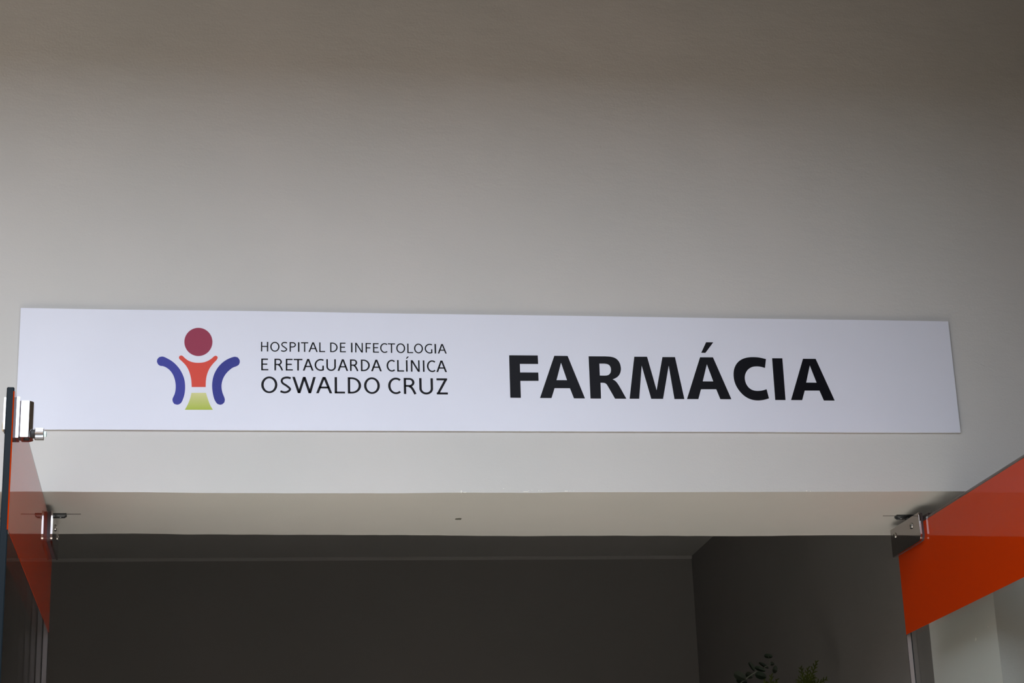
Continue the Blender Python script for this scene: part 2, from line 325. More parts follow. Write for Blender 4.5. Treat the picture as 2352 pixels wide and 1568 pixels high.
BIG=[[[810.51,2351.65,862.86,2351.81,862.90,2335.66,829.50,2335.45,829.46,2319.37,862.53,2319.55,862.44,2303.77,829.28,2303.47,829.05,2271.68,809.88,2271.81]],
[[893.11,2351.58,917.59,2351.57,945.83,2271.46,925.65,2271.45,919.07,2290.46,891.06,2290.37,884.74,2271.69,863.73,2271.67],[904.91,2338.34,914.46,2305.50,895.22,2305.47]],
[[956.17,2351.29,986.82,2351.49,989.56,2351.37,992.31,2351.30,995.04,2351.14,997.74,2350.76,1000.04,2350.26,1002.31,2349.62,1004.48,2348.76,1006.49,2347.60,1008.32,2346.11,1009.95,2344.36,1011.37,2342.42,1012.54,2340.32,1013.46,2338.03,1014.09,2335.62,1014.51,2333.12,1014.77,2330.61,1014.82,2328.67,1014.68,2326.72,1014.38,2324.77,1013.94,2322.85,1013.42,2321.18,1012.75,2319.55,1011.94,2317.98,1011.00,2316.49,1009.91,2315.09,1008.69,2313.79,1007.36,2312.60,1005.95,2311.53,1004.17,2310.45,1002.30,2309.53,1000.40,2308.69,998.52,2307.81,999.63,2307.18,1000.76,2306.58,1001.86,2305.93,1002.89,2305.18,1003.85,2304.31,1004.75,2303.35,1005.58,2302.34,1006.37,2301.29,1007.31,2299.87,1008.18,2298.40,1009.02,2296.91,1009.88,2295.43,1021.83,2271.48,1000.84,2271.46,997.68,2277.69,994.53,2283.93,991.35,2290.16,988.10,2296.36,987.70,2297.08,987.25,2297.77,986.75,2298.42,986.19,2299.01,985.60,2299.52,984.96,2299.97,984.27,2300.36,983.55,2300.67,982.74,2300.90,981.89,2301.05,981.03,2301.14,980.17,2301.20,979.05,2301.23,977.93,2301.22,976.80,2301.18,975.67,2301.16,975.27,2271.41,955.86,2271.40],[975.45,2337.54,984.75,2337.63,986.12,2337.45,987.50,2337.29,988.86,2337.07,990.17,2336.70,991.20,2336.25,992.19,2335.69,993.09,2335.01,993.87,2334.20,994.58,2333.20,995.15,2332.10,995.61,2330.92,995.96,2329.72,996.17,2328.62,996.24,2327.49,996.23,2326.35,996.14,2325.21,996.01,2324.02,995.82,2322.84,995.52,2321.67,995.08,2320.56,994.51,2319.56,993.82,2318.62,993.03,2317.77,992.17,2317.02,991.30,2316.43,990.36,2315.96,989.38,2315.58,988.39,2315.30,987.20,2315.07,986.00,2314.97,984.79,2314.91,983.59,2314.83,975.13,2314.89]],
[[1040.75,2351.38,1064.58,2351.64,1078.59,2288.03,1093.13,2351.38,1116.65,2351.50,1129.11,2271.74,1110.68,2271.60,1103.86,2334.77,1089.54,2271.72,1067.62,2271.69,1053.55,2334.53,1045.46,2271.66,1027.70,2271.53]],
[[1163.56,2351.73,1187.91,2351.85,1216.86,2271.99,1196.08,2271.97,1189.78,2290.78,1161.26,2290.54,1155.04,2271.80,1133.96,2271.78],[1175.44,2338.34,1185.28,2305.70,1165.60,2305.67]],
[[1287.84,2349.51,1284.53,2332.35,1282.48,2332.97,1280.45,2333.61,1278.39,2334.21,1276.31,2334.69,1274.42,2335.00,1272.51,2335.22,1270.59,2335.33,1268.65,2335.32,1266.70,2335.21,1264.73,2335.00,1262.78,2334.64,1260.87,2334.10,1258.94,2333.37,1257.06,2332.47,1255.26,2331.42,1253.58,2330.18,1252.02,2328.77,1250.59,2327.20,1249.32,2325.51,1248.21,2323.73,1247.17,2321.68,1246.31,2319.56,1245.65,2317.38,1245.20,2315.18,1244.96,2312.85,1244.95,2310.53,1245.14,2308.23,1245.48,2305.96,1245.96,2303.92,1246.61,2301.93,1247.42,2300.02,1248.39,2298.20,1249.46,2296.55,1250.67,2295.00,1252.03,2293.58,1253.51,2292.31,1255.05,2291.27,1256.70,2290.40,1258.44,2289.68,1260.24,2289.11,1262.09,2288.70,1263.98,2288.46,1265.91,2288.34,1267.84,2288.32,1269.95,2288.40,1272.06,2288.59,1274.17,2288.87,1276.28,2289.24,1278.33,2289.73,1280.36,2290.32,1282.39,2290.96,1284.42,2291.57,1287.52,2274.22,1285.06,2273.45,1282.61,2272.65,1280.15,2271.91,1277.67,2271.32,1274.87,2270.82,1272.06,2270.43,1269.24,2270.19,1266.44,2270.11,1263.63,2270.18,1260.84,2270.40,1258.09,2270.81,1255.41,2271.43,1252.58,2272.34,1249.82,2273.45,1247.17,2274.76,1244.66,2276.28,1242.16,2278.12,1239.81,2280.15,1237.62,2282.35,1235.55,2284.67,1233.60,2287.13,1231.80,2289.71,1230.16,2292.41,1228.68,2295.20,1227.48,2297.90,1226.44,2300.70,1225.59,2303.56,1224.92,2306.49,1224.47,2309.27,1224.22,2312.10,1224.14,2314.95,1224.21,2317.82,1224.41,2320.68,1224.76,2323.54,1225.28,2326.38,1226.01,2329.20,1226.85,2331.62,1227.87,2333.99,1229.08,2336.29,1230.46,2338.49,1231.94,2340.48,1233.59,2342.35,1235.37,2344.09,1237.27,2345.69,1239.15,2347.01,1241.13,2348.17,1243.18,2349.17,1245.28,2350.05,1247.56,2350.85,1249.87,2351.50,1252.21,2352.02,1254.56,2352.44,1257.02,2352.77,1259.49,2352.98,1261.95,2353.09,1264.41,2353.12,1267.22,2353.08,1270.02,2352.96,1272.81,2352.74,1275.57,2352.39,1278.67,2351.80,1281.73,2351.07,1284.78,2350.28]],
[[1299.50,2351.36,1319.05,2351.43,1318.55,2271.20,1299.00,2271.20]],
[[1358.20,2350.99,1382.51,2350.97,1411.69,2270.91,1391.00,2270.90,1384.37,2289.85,1356.37,2289.62,1350.05,2271.30,1328.90,2271.28],[1370.09,2338.08,1380.20,2305.04,1360.49,2305.01]]]
ACCENT=[[1176.95,2380.87,1190.47,2380.74,1174.15,2360.26,1166.37,2360.45]]
EMB={'head':[[281.56,2370.49,281.40,2367.06,280.82,2363.69,279.83,2360.43,278.46,2357.34,276.72,2354.47,274.64,2351.87,272.27,2349.59,269.63,2347.66,266.79,2346.12,263.78,2344.99,260.65,2344.29,257.47,2344.03,254.28,2344.21,251.14,2344.85,248.10,2345.91,245.21,2347.39,242.52,2349.25,240.08,2351.48,237.94,2354.02,236.11,2356.85,234.65,2359.90,233.56,2363.12,232.88,2366.47,232.61,2369.89,232.76,2373.31,233.32,2376.68,234.29,2379.95,235.65,2383.05,237.38,2385.93,239.44,2388.54,241.81,2390.84,244.45,2392.78,247.30,2394.35,250.31,2395.49,253.45,2396.21,256.65,2396.48,259.85,2396.29,263.01,2395.66,266.07,2394.59,268.97,2393.11,271.67,2391.23,274.12,2388.99,276.27,2386.43,278.09,2383.59,279.56,2380.52,280.63,2377.28,281.30,2373.91]],
'armL':[[193.74,2342.35,194.70,2342.40,195.67,2342.36,196.64,2342.22,197.57,2341.97,199.15,2341.36,200.68,2340.63,202.19,2339.84,203.68,2339.02,205.51,2338.04,207.32,2337.03,209.10,2335.96,210.83,2334.80,212.71,2333.38,214.54,2331.88,216.31,2330.31,218.01,2328.64,219.94,2326.58,221.80,2324.44,223.57,2322.22,225.23,2319.92,226.70,2317.62,228.04,2315.24,229.29,2312.81,230.45,2310.32,231.45,2307.99,232.37,2305.61,233.17,2303.19,233.85,2300.73,234.40,2298.09,234.83,2295.43,235.13,2292.75,235.35,2290.06,235.47,2287.39,235.48,2284.72,235.41,2282.06,235.23,2279.40,234.99,2276.98,234.67,2274.56,234.24,2272.17,233.70,2269.81,233.03,2267.35,232.26,2264.92,231.37,2262.54,230.36,2260.23,229.75,2259.10,229.02,2258.04,228.18,2257.08,227.22,2256.28,226.12,2255.62,224.94,2255.13,223.70,2254.80,222.44,2254.66,221.17,2254.76,219.91,2255.10,218.66,2255.52,217.41,2255.89,216.72,2256.79,216.01,2257.67,215.35,2258.59,214.83,2259.58,214.45,2260.73,214.19,2261.92,214.05,2263.14,214.04,2264.35,214.17,2265.31,214.45,2266.25,214.81,2267.16,215.17,2268.07,215.77,2269.54,216.43,2270.98,217.05,2272.43,217.56,2273.94,218.09,2276.03,218.53,2278.15,218.87,2280.30,219.10,2282.46,219.22,2284.85,219.23,2287.25,219.12,2289.66,218.92,2292.05,218.60,2294.48,218.19,2296.89,217.66,2299.28,217.02,2301.64,216.27,2303.98,215.41,2306.28,214.43,2308.52,213.32,2310.69,212.20,2312.55,210.95,2314.33,209.60,2316.01,208.15,2317.60,206.73,2318.95,205.22,2320.18,203.64,2321.32,202.01,2322.36,200.68,2323.11,199.29,2323.76,197.87,2324.31,196.43,2324.77,195.17,2325.00,193.89,2325.07,192.61,2325.17,191.38,2325.47,190.42,2325.98,189.53,2326.66,188.67,2327.40,187.80,2328.11,187.27,2329.30,186.69,2330.47,186.19,2331.67,185.89,2332.92,185.88,2334.14,186.07,2335.35,186.35,2336.55,186.58,2337.76,189.53,2341.23,190.57,2341.55,191.62,2341.88,192.67,2342.18]],
'armR':[[321.90,2343.33,323.02,2343.16,324.11,2342.86,325.20,2342.51,326.29,2342.19,327.07,2341.09,327.88,2340.01,328.62,2338.89,329.19,2337.68,329.52,2336.51,329.70,2335.29,329.74,2334.05,329.64,2332.83,329.37,2331.70,328.93,2330.62,328.42,2329.56,327.95,2328.49,327.08,2327.87,326.21,2327.23,325.33,2326.62,324.41,2326.08,322.64,2325.29,320.83,2324.60,319.04,2323.88,317.32,2322.99,315.71,2321.92,314.17,2320.73,312.69,2319.44,311.28,2318.09,309.66,2316.44,308.10,2314.72,306.62,2312.93,305.26,2311.04,303.97,2308.99,302.78,2306.87,301.72,2304.67,300.80,2302.41,300.03,2300.06,299.41,2297.65,298.93,2295.21,298.59,2292.75,298.42,2290.62,298.39,2288.47,298.49,2286.33,298.69,2284.19,299.02,2282.03,299.46,2279.89,300.00,2277.76,300.61,2275.67,301.28,2273.78,302.05,2271.94,302.83,2270.10,303.53,2268.22,303.85,2267.18,304.13,2266.12,304.33,2265.05,304.38,2263.97,304.31,2262.73,304.12,2261.50,303.80,2260.30,303.33,2259.17,302.72,2258.26,301.96,2257.47,301.13,2256.73,300.34,2255.96,299.34,2255.69,298.34,2255.38,297.33,2255.14,296.31,2255.08,295.15,2255.26,294.02,2255.62,292.89,2256.04,291.76,2256.43,290.96,2257.33,290.15,2258.22,289.37,2259.13,288.69,2260.13,287.77,2261.78,286.94,2263.48,286.20,2265.23,285.57,2267.02,284.83,2269.64,284.21,2272.29,283.68,2274.97,283.21,2277.66,282.80,2280.31,282.46,2282.97,282.20,2285.65,282.06,2288.33,282.04,2291.01,282.12,2293.69,282.32,2296.37,282.62,2299.03,283.04,2301.76,283.56,2304.47,284.21,2307.15,285.01,2309.77,286.03,2312.57,287.20,2315.31,288.50,2317.98,289.94,2320.56,291.50,2323.02,293.19,2325.37,295.01,2327.63,296.92,2329.79,298.80,2331.67,300.78,2333.44,302.84,2335.11,304.97,2336.67,306.91,2337.92,308.93,2339.04,310.98,2340.08,313.06,2341.07,314.30,2341.61,315.56,2342.09,316.84,2342.50,318.14,2342.86,319.07,2343.08,320.01,2343.25,320.95,2343.35]],
'torso':[[227.50,2344.88,228.15,2344.68,228.81,2344.50,229.45,2344.28,230.04,2343.94,231.33,2342.81,232.52,2341.56,233.72,2340.31,234.98,2339.15,236.44,2337.97,237.94,2336.84,239.50,2335.80,241.12,2334.91,243.09,2334.03,245.11,2333.29,247.17,2332.68,249.26,2332.19,251.39,2331.84,253.54,2331.63,255.71,2331.54,257.87,2331.53,260.03,2331.61,262.19,2331.79,264.33,2332.08,266.46,2332.48,268.27,2332.95,270.06,2333.54,271.81,2334.24,273.52,2335.04,275.22,2335.97,276.88,2337.01,278.48,2338.13,280.05,2339.31,281.33,2340.45,282.54,2341.68,283.76,2342.91,285.07,2344.01,285.72,2344.37,286.43,2344.61,287.17,2344.80,287.90,2345.01,290.45,2343.74,291.10,2341.05,290.78,2340.22,290.49,2339.37,290.16,2338.55,289.72,2337.80,288.03,2335.70,286.22,2333.71,284.42,2331.72,282.72,2329.64,281.10,2327.43,279.53,2325.18,278.07,2322.85,276.76,2320.43,275.58,2317.83,274.54,2315.16,273.64,2312.43,272.87,2309.66,272.27,2307.01,271.81,2304.33,271.46,2301.63,271.20,2298.93,271.04,2295.99,270.99,2293.05,270.99,2290.10,270.97,2287.16,246.78,2286.96,246.61,2289.89,246.47,2292.83,246.28,2295.77,245.97,2298.70,245.56,2301.39,245.06,2304.08,244.46,2306.74,243.78,2309.38,243.07,2311.84,242.28,2314.27,241.40,2316.66,240.38,2319.00,239.25,2321.23,237.99,2323.40,236.64,2325.51,235.19,2327.53,233.75,2329.29,232.21,2330.94,230.61,2332.54,229.01,2334.13,227.93,2335.17,226.82,2336.18,225.70,2337.17,224.59,2338.17,223.73,2341.07,224.79,2343.88]],
'base':[[246.55,2276.30,271.63,2276.50,272.33,2274.10,273.02,2271.70,273.73,2269.31,274.49,2266.94,275.46,2263.99,276.45,2261.04,277.50,2258.13,278.68,2255.27,279.86,2252.83,281.16,2250.46,282.52,2248.11,283.84,2245.76,235.64,2245.43,236.88,2247.81,238.14,2250.17,239.36,2252.56,240.48,2255.00,241.56,2257.61,242.57,2260.25,243.49,2262.93,244.32,2265.64,244.98,2268.27,245.53,2270.94,246.03,2273.62]]}
SMALL=[[[[366.61,2353.80,368.91,2353.82,368.91,2371.68,366.61,2371.67],[377.05,2353.86,379.35,2353.88,379.35,2371.74,377.05,2371.73],[367.76,2362.21,378.20,2362.27,378.20,2364.26,367.76,2364.20]],
[[399.29,2362.79,399.21,2364.10,398.96,2365.38,398.55,2366.60,397.99,2367.76,397.30,2368.80,396.47,2369.73,395.54,2370.52,394.51,2371.15,393.42,2371.60,392.28,2371.88,391.12,2371.97,389.95,2371.88,388.81,2371.60,387.72,2371.14,386.70,2370.51,385.76,2369.73,384.94,2368.80,384.24,2367.75,383.68,2366.60,383.27,2365.37,383.03,2364.09,382.94,2362.78,383.03,2361.47,383.27,2360.19,383.68,2358.96,384.24,2357.81,384.94,2356.76,385.76,2355.84,386.70,2355.05,387.72,2354.42,388.81,2353.97,389.95,2353.69,391.12,2353.59,392.28,2353.69,393.42,2353.97,394.51,2354.43,395.54,2355.06,396.47,2355.84,397.30,2356.77,397.99,2357.82,398.55,2358.97,398.96,2360.20,399.21,2361.48,399.29,2362.79,396.92,2362.79,396.86,2361.77,396.69,2360.78,396.40,2359.82,396.00,2358.93,395.51,2358.11,394.92,2357.39,394.26,2356.78,393.53,2356.29,392.75,2355.94,391.94,2355.72,391.12,2355.65,390.29,2355.72,389.48,2355.93,388.71,2356.29,387.98,2356.78,387.32,2357.39,386.73,2358.11,386.23,2358.92,385.84,2359.82,385.55,2360.77,385.37,2361.77,385.31,2362.78,385.37,2363.80,385.55,2364.79,385.84,2365.75,386.23,2366.64,386.73,2367.46,387.32,2368.18,387.98,2368.79,388.71,2369.28,389.48,2369.63,390.29,2369.85,391.12,2369.92,391.94,2369.85,392.75,2369.64,393.53,2369.28,394.26,2368.79,394.92,2368.18,395.51,2367.46,396.00,2366.65,396.40,2365.75,396.69,2364.80,396.86,2363.80,396.92,2362.79]],
[[412.28,2369.23,411.64,2369.37,411.01,2369.55,410.42,2369.71,409.87,2369.84,409.35,2369.93,408.84,2369.94,408.26,2369.90,407.62,2369.81,406.97,2369.68,406.37,2369.51,405.86,2369.32,405.48,2369.11,405.20,2368.88,404.94,2368.59,404.72,2368.26,404.55,2367.92,404.45,2367.58,404.40,2367.29,404.41,2367.02,404.47,2366.72,404.59,2366.40,404.77,2366.05,405.02,2365.68,405.32,2365.32,405.71,2364.96,406.24,2364.59,406.89,2364.18,407.60,2363.74,408.34,2363.25,409.03,2362.73,409.70,2362.18,410.43,2361.59,411.18,2360.95,411.88,2360.28,412.48,2359.53,412.87,2358.64,412.85,2357.65,412.51,2356.82,412.02,2356.14,411.45,2355.56,410.87,2355.07,410.29,2354.66,409.68,2354.31,409.01,2354.02,408.31,2353.80,407.59,2353.65,406.85,2353.56,406.09,2353.54,405.31,2353.63,404.54,2353.81,403.81,2354.04,403.11,2354.29,402.44,2354.53,401.78,2354.74,402.42,2356.74,403.11,2356.52,403.82,2356.27,404.48,2356.03,405.10,2355.84,405.67,2355.70,406.18,2355.65,406.70,2355.66,407.25,2355.72,407.78,2355.84,408.28,2356.00,408.74,2356.19,409.15,2356.43,409.58,2356.74,410.03,2357.11,410.42,2357.50,410.69,2357.86,410.80,2358.11,410.81,2358.19,410.70,2358.40,410.34,2358.85,409.77,2359.39,409.09,2359.96,408.37,2360.54,407.72,2361.08,407.12,2361.54,406.47,2361.97,405.77,2362.40,405.07,2362.84,404.40,2363.32,403.81,2363.85,403.34,2364.41,402.96,2364.97,402.66,2365.55,402.44,2366.16,402.32,2366.78,402.30,2367.42,402.40,2368.06,402.60,2368.69,402.89,2369.30,403.27,2369.88,403.75,2370.41,404.32,2370.87,404.98,2371.23,405.71,2371.51,406.48,2371.73,407.27,2371.89,408.04,2372.00,408.80,2372.05,409.55,2372.02,410.27,2371.91,410.95,2371.75,411.58,2371.58,412.17,2371.41,412.76,2371.27]],
[[417.00,2353.85,419.30,2353.85,419.30,2371.76,417.00,2371.76],[418.15,2361.73,422.08,2361.73,422.08,2363.73,418.15,2363.73],[418.15,2369.76,422.08,2369.76,422.08,2371.76,418.15,2371.76],[422.08,2361.73,423.05,2361.79,424.00,2361.98,424.90,2362.28,425.73,2362.69,426.47,2363.20,427.11,2363.80,427.62,2364.47,427.99,2365.20,428.22,2365.96,428.29,2366.75,428.22,2367.53,427.99,2368.30,427.62,2369.02,427.11,2369.69,426.47,2370.29,425.73,2370.80,424.90,2371.21,424.00,2371.51,423.05,2371.70,422.08,2371.76,422.08,2369.76,422.69,2369.73,423.29,2369.62,423.86,2369.44,424.38,2369.19,424.84,2368.88,425.24,2368.52,425.56,2368.12,425.80,2367.68,425.94,2367.22,425.99,2366.75,425.94,2366.27,425.80,2365.81,425.56,2365.38,425.24,2364.97,424.84,2364.61,424.38,2364.30,423.86,2364.06,423.29,2363.87,422.69,2363.76,422.08,2363.73]],
[[431.83,2353.86,434.42,2353.86,434.42,2371.77,431.83,2371.77]],
[[437.17,2369.78,449.97,2369.79,449.97,2371.78,437.17,2371.78],[442.42,2353.86,444.73,2353.86,444.73,2370.78,442.42,2370.78]],
[[450.37,2353.86,452.96,2353.87,458.73,2369.29,460.02,2371.80,457.16,2371.80],[466.81,2353.87,464.22,2353.87,458.45,2369.29,457.16,2371.80,460.02,2371.80],[453.66,2359.24,463.52,2359.25,463.52,2361.25,453.66,2361.24]],
[[469.41,2353.87,471.73,2353.87,471.73,2371.81,469.41,2371.81],[469.41,2353.87,479.81,2353.87,479.81,2355.87,469.41,2355.87]],
[[488.72,2353.88,491.04,2353.88,491.04,2371.84,488.72,2371.84],[489.88,2353.88,492.75,2353.88,492.75,2355.88,489.88,2355.88],[489.88,2369.84,492.75,2369.84,492.75,2371.84,489.88,2371.84],[492.75,2353.88,494.08,2353.97,495.39,2354.24,496.65,2354.69,497.83,2355.31,498.90,2356.07,499.85,2356.98,500.65,2358.01,501.29,2359.13,501.76,2360.33,502.04,2361.58,502.14,2362.86,502.04,2364.14,501.76,2365.39,501.29,2366.59,500.65,2367.72,499.85,2368.74,498.90,2369.65,497.83,2370.41,496.65,2371.03,495.39,2371.47,494.08,2371.75,492.75,2371.84,492.75,2369.84,493.74,2369.77,494.71,2369.56,495.64,2369.21,496.51,2368.73,497.30,2368.13,498.00,2367.43,498.60,2366.63,499.07,2365.76,499.42,2364.83,499.63,2363.85,499.70,2362.86,499.63,2361.87,499.42,2360.89,499.07,2359.96,498.60,2359.09,498.00,2358.29,497.30,2357.58,496.51,2356.99,495.64,2356.51,494.71,2356.16,493.74,2355.95,492.75,2355.88]],
[[506.25,2353.88,508.57,2353.88,508.57,2371.85,506.25,2371.85],[506.25,2353.88,516.76,2353.89,516.76,2355.89,506.25,2355.88],[506.25,2369.85,516.23,2369.86,516.23,2371.86,506.25,2371.85],[506.25,2362.33,515.18,2362.33,515.18,2364.33,506.25,2364.33]],
[[525.86,2353.89,528.47,2353.89,528.47,2371.87,525.86,2371.87]],
[[533.30,2353.87,535.44,2353.87,535.44,2371.84,533.30,2371.85],[544.78,2353.85,546.92,2353.84,546.92,2371.82,544.78,2371.82],[533.30,2371.85,535.97,2371.84,546.92,2353.84,544.24,2353.85]],
[[551.84,2353.83,554.17,2353.83,554.17,2371.79,551.84,2371.79],[551.84,2369.79,561.60,2369.76,561.60,2371.77,551.84,2371.79],[551.84,2361.73,560.33,2361.71,560.33,2363.72,551.84,2363.74]],
[[565.17,2353.80,567.50,2353.80,567.50,2371.74,565.17,2371.75],[565.17,2353.80,575.73,2353.78,575.73,2355.78,565.17,2355.81],[565.17,2369.74,575.21,2369.72,575.21,2371.73,565.17,2371.75],[565.17,2362.24,574.15,2362.22,574.15,2364.22,565.17,2364.24]],
[[591.11,2369.87,590.03,2370.71,588.85,2371.35,587.60,2371.76,586.30,2371.93,585.00,2371.87,583.72,2371.58,582.50,2371.05,581.37,2370.31,580.36,2369.37,579.50,2368.27,578.80,2367.02,578.29,2365.65,577.98,2364.22,577.88,2362.74,577.98,2361.26,578.29,2359.82,578.80,2358.46,579.50,2357.21,580.36,2356.09,581.37,2355.15,582.50,2354.41,583.72,2353.88,585.00,2353.57,586.30,2353.51,587.60,2353.68,588.85,2354.08,590.03,2354.71,591.11,2355.54,589.61,2357.18,588.85,2356.54,588.02,2356.06,587.13,2355.74,586.21,2355.61,585.29,2355.66,584.39,2355.90,583.53,2356.31,582.73,2356.88,582.02,2357.61,581.41,2358.47,580.92,2359.43,580.56,2360.49,580.34,2361.60,580.26,2362.73,580.34,2363.87,580.56,2364.98,580.92,2366.03,581.41,2367.00,582.02,2367.85,582.73,2368.58,583.53,2369.15,584.39,2369.55,585.29,2369.78,586.21,2369.83,587.13,2369.69,588.02,2369.38,588.85,2368.89,589.61,2368.24]],
[[591.79,2369.66,604.77,2369.63,604.77,2371.64,591.79,2371.67],[597.11,2353.73,599.45,2353.72,599.45,2370.64,597.11,2370.65]],
[[622.79,2362.62,622.71,2363.93,622.46,2365.22,622.06,2366.45,621.51,2367.60,620.82,2368.66,620.01,2369.59,619.09,2370.38,618.08,2371.01,617.00,2371.47,615.88,2371.75,614.74,2371.85,613.59,2371.76,612.47,2371.48,611.39,2371.03,610.38,2370.40,609.46,2369.61,608.65,2368.69,607.96,2367.64,607.41,2366.48,607.01,2365.25,606.76,2363.97,606.68,2362.66,606.76,2361.35,607.01,2360.07,607.41,2358.83,607.96,2357.68,608.65,2356.63,609.46,2355.69,610.38,2354.91,611.39,2354.27,612.47,2353.81,613.59,2353.53,614.74,2353.43,615.88,2353.52,617.00,2353.80,618.08,2354.26,619.09,2354.88,620.01,2355.67,620.82,2356.60,621.51,2357.65,622.06,2358.80,622.46,2360.03,622.71,2361.31,622.79,2362.62,620.37,2362.63,620.32,2361.61,620.15,2360.62,619.86,2359.66,619.48,2358.77,619.00,2357.96,618.43,2357.24,617.78,2356.63,617.08,2356.14,616.32,2355.79,615.54,2355.57,614.74,2355.50,613.93,2355.58,613.15,2355.80,612.39,2356.15,611.69,2356.64,611.04,2357.26,610.47,2357.98,609.99,2358.79,609.61,2359.69,609.32,2360.64,609.15,2361.64,609.10,2362.65,609.15,2363.67,609.32,2364.67,609.61,2365.62,609.99,2366.51,610.47,2367.33,611.04,2368.04,611.69,2368.65,612.39,2369.14,613.15,2369.49,613.93,2369.71,614.74,2369.78,615.54,2369.71,616.32,2369.49,617.08,2369.13,617.78,2368.64,618.43,2368.03,619.00,2367.31,619.48,2366.49,619.86,2365.59,620.15,2364.64,620.32,2363.64,620.37,2362.63]],
[[626.46,2353.66,628.80,2353.65,628.80,2371.55,626.46,2371.56],[626.46,2353.66,637.00,2353.63,637.00,2355.64,626.46,2355.67]],
[[654.82,2362.53,654.74,2363.84,654.50,2365.13,654.09,2366.36,653.54,2367.51,652.85,2368.56,652.04,2369.49,651.11,2370.28,650.10,2370.91,649.02,2371.37,647.90,2371.65,646.75,2371.75,645.60,2371.66,644.47,2371.38,643.39,2370.93,642.38,2370.30,641.46,2369.52,640.64,2368.59,639.95,2367.54,639.40,2366.39,639.00,2365.16,638.75,2363.88,638.67,2362.57,638.75,2361.26,639.00,2359.98,639.40,2358.75,639.95,2357.60,640.64,2356.55,641.46,2355.62,642.38,2354.83,643.39,2354.20,644.47,2353.74,645.60,2353.45,646.75,2353.36,647.90,2353.45,649.02,2353.73,650.10,2354.18,651.11,2354.81,652.04,2355.59,652.85,2356.52,653.54,2357.57,654.09,2358.72,654.50,2359.94,654.74,2361.23,654.82,2362.53,652.40,2362.54,652.34,2361.53,652.17,2360.53,651.89,2359.58,651.50,2358.69,651.02,2357.88,650.45,2357.16,649.80,2356.55,649.10,2356.07,648.34,2355.72,647.55,2355.50,646.75,2355.43,645.94,2355.51,645.15,2355.72,644.40,2356.08,643.69,2356.57,643.04,2357.18,642.47,2357.90,641.99,2358.71,641.60,2359.61,641.32,2360.56,641.15,2361.55,641.09,2362.57,641.15,2363.58,641.32,2364.57,641.60,2365.52,641.99,2366.42,642.47,2367.23,643.04,2367.95,643.69,2368.55,644.40,2369.04,645.15,2369.39,645.94,2369.61,646.75,2369.68,647.55,2369.60,648.34,2369.38,649.10,2369.03,649.80,2368.54,650.45,2367.93,651.02,2367.21,651.50,2366.39,651.89,2365.50,652.17,2364.55,652.34,2363.55,652.40,2362.54]],
[[671.63,2370.45,670.37,2371.05,669.02,2371.46,667.64,2371.67,666.23,2371.66,664.85,2371.44,663.51,2371.01,662.26,2370.39,661.11,2369.58,660.10,2368.61,659.26,2367.50,658.59,2366.28,658.11,2364.96,657.84,2363.60,657.78,2362.20,657.94,2360.81,658.30,2359.46,658.87,2358.18,659.62,2357.01,660.55,2355.95,661.62,2355.05,662.82,2354.32,664.12,2353.78,665.48,2353.44,666.88,2353.31,668.28,2353.39,669.65,2353.69,670.96,2354.18,672.18,2354.87,670.84,2356.63,669.93,2356.10,668.96,2355.71,667.95,2355.49,666.91,2355.43,665.88,2355.53,664.87,2355.79,663.91,2356.20,663.02,2356.77,662.23,2357.46,661.55,2358.27,660.99,2359.18,660.57,2360.16,660.30,2361.20,660.18,2362.27,660.23,2363.34,660.43,2364.40,660.78,2365.41,661.27,2366.35,661.90,2367.20,662.65,2367.95,663.49,2368.57,664.42,2369.05,665.41,2369.38,666.44,2369.55,667.47,2369.56,668.50,2369.40,669.49,2369.08,670.43,2368.62],[669.28,2354.63,671.63,2354.62,671.63,2361.42,669.28,2361.42]],
[[675.63,2353.54,678.36,2353.54,678.36,2371.40,675.63,2371.41]],
[[681.24,2353.48,683.89,2353.49,689.49,2368.87,690.81,2371.38,687.89,2371.36],[697.45,2353.55,694.81,2353.54,689.20,2368.87,687.89,2371.36,690.81,2371.38],[684.49,2358.85,694.21,2358.89,694.21,2360.91,684.49,2360.86]]],
[[[367.27,2318.86,370.09,2318.87,370.09,2340.57,367.27,2340.56],[367.27,2318.86,379.73,2318.91,379.73,2321.25,367.27,2321.20],[367.27,2338.22,379.11,2338.27,379.11,2340.61,367.27,2340.56],[367.27,2329.06,377.86,2329.10,377.86,2331.44,367.27,2331.40]],
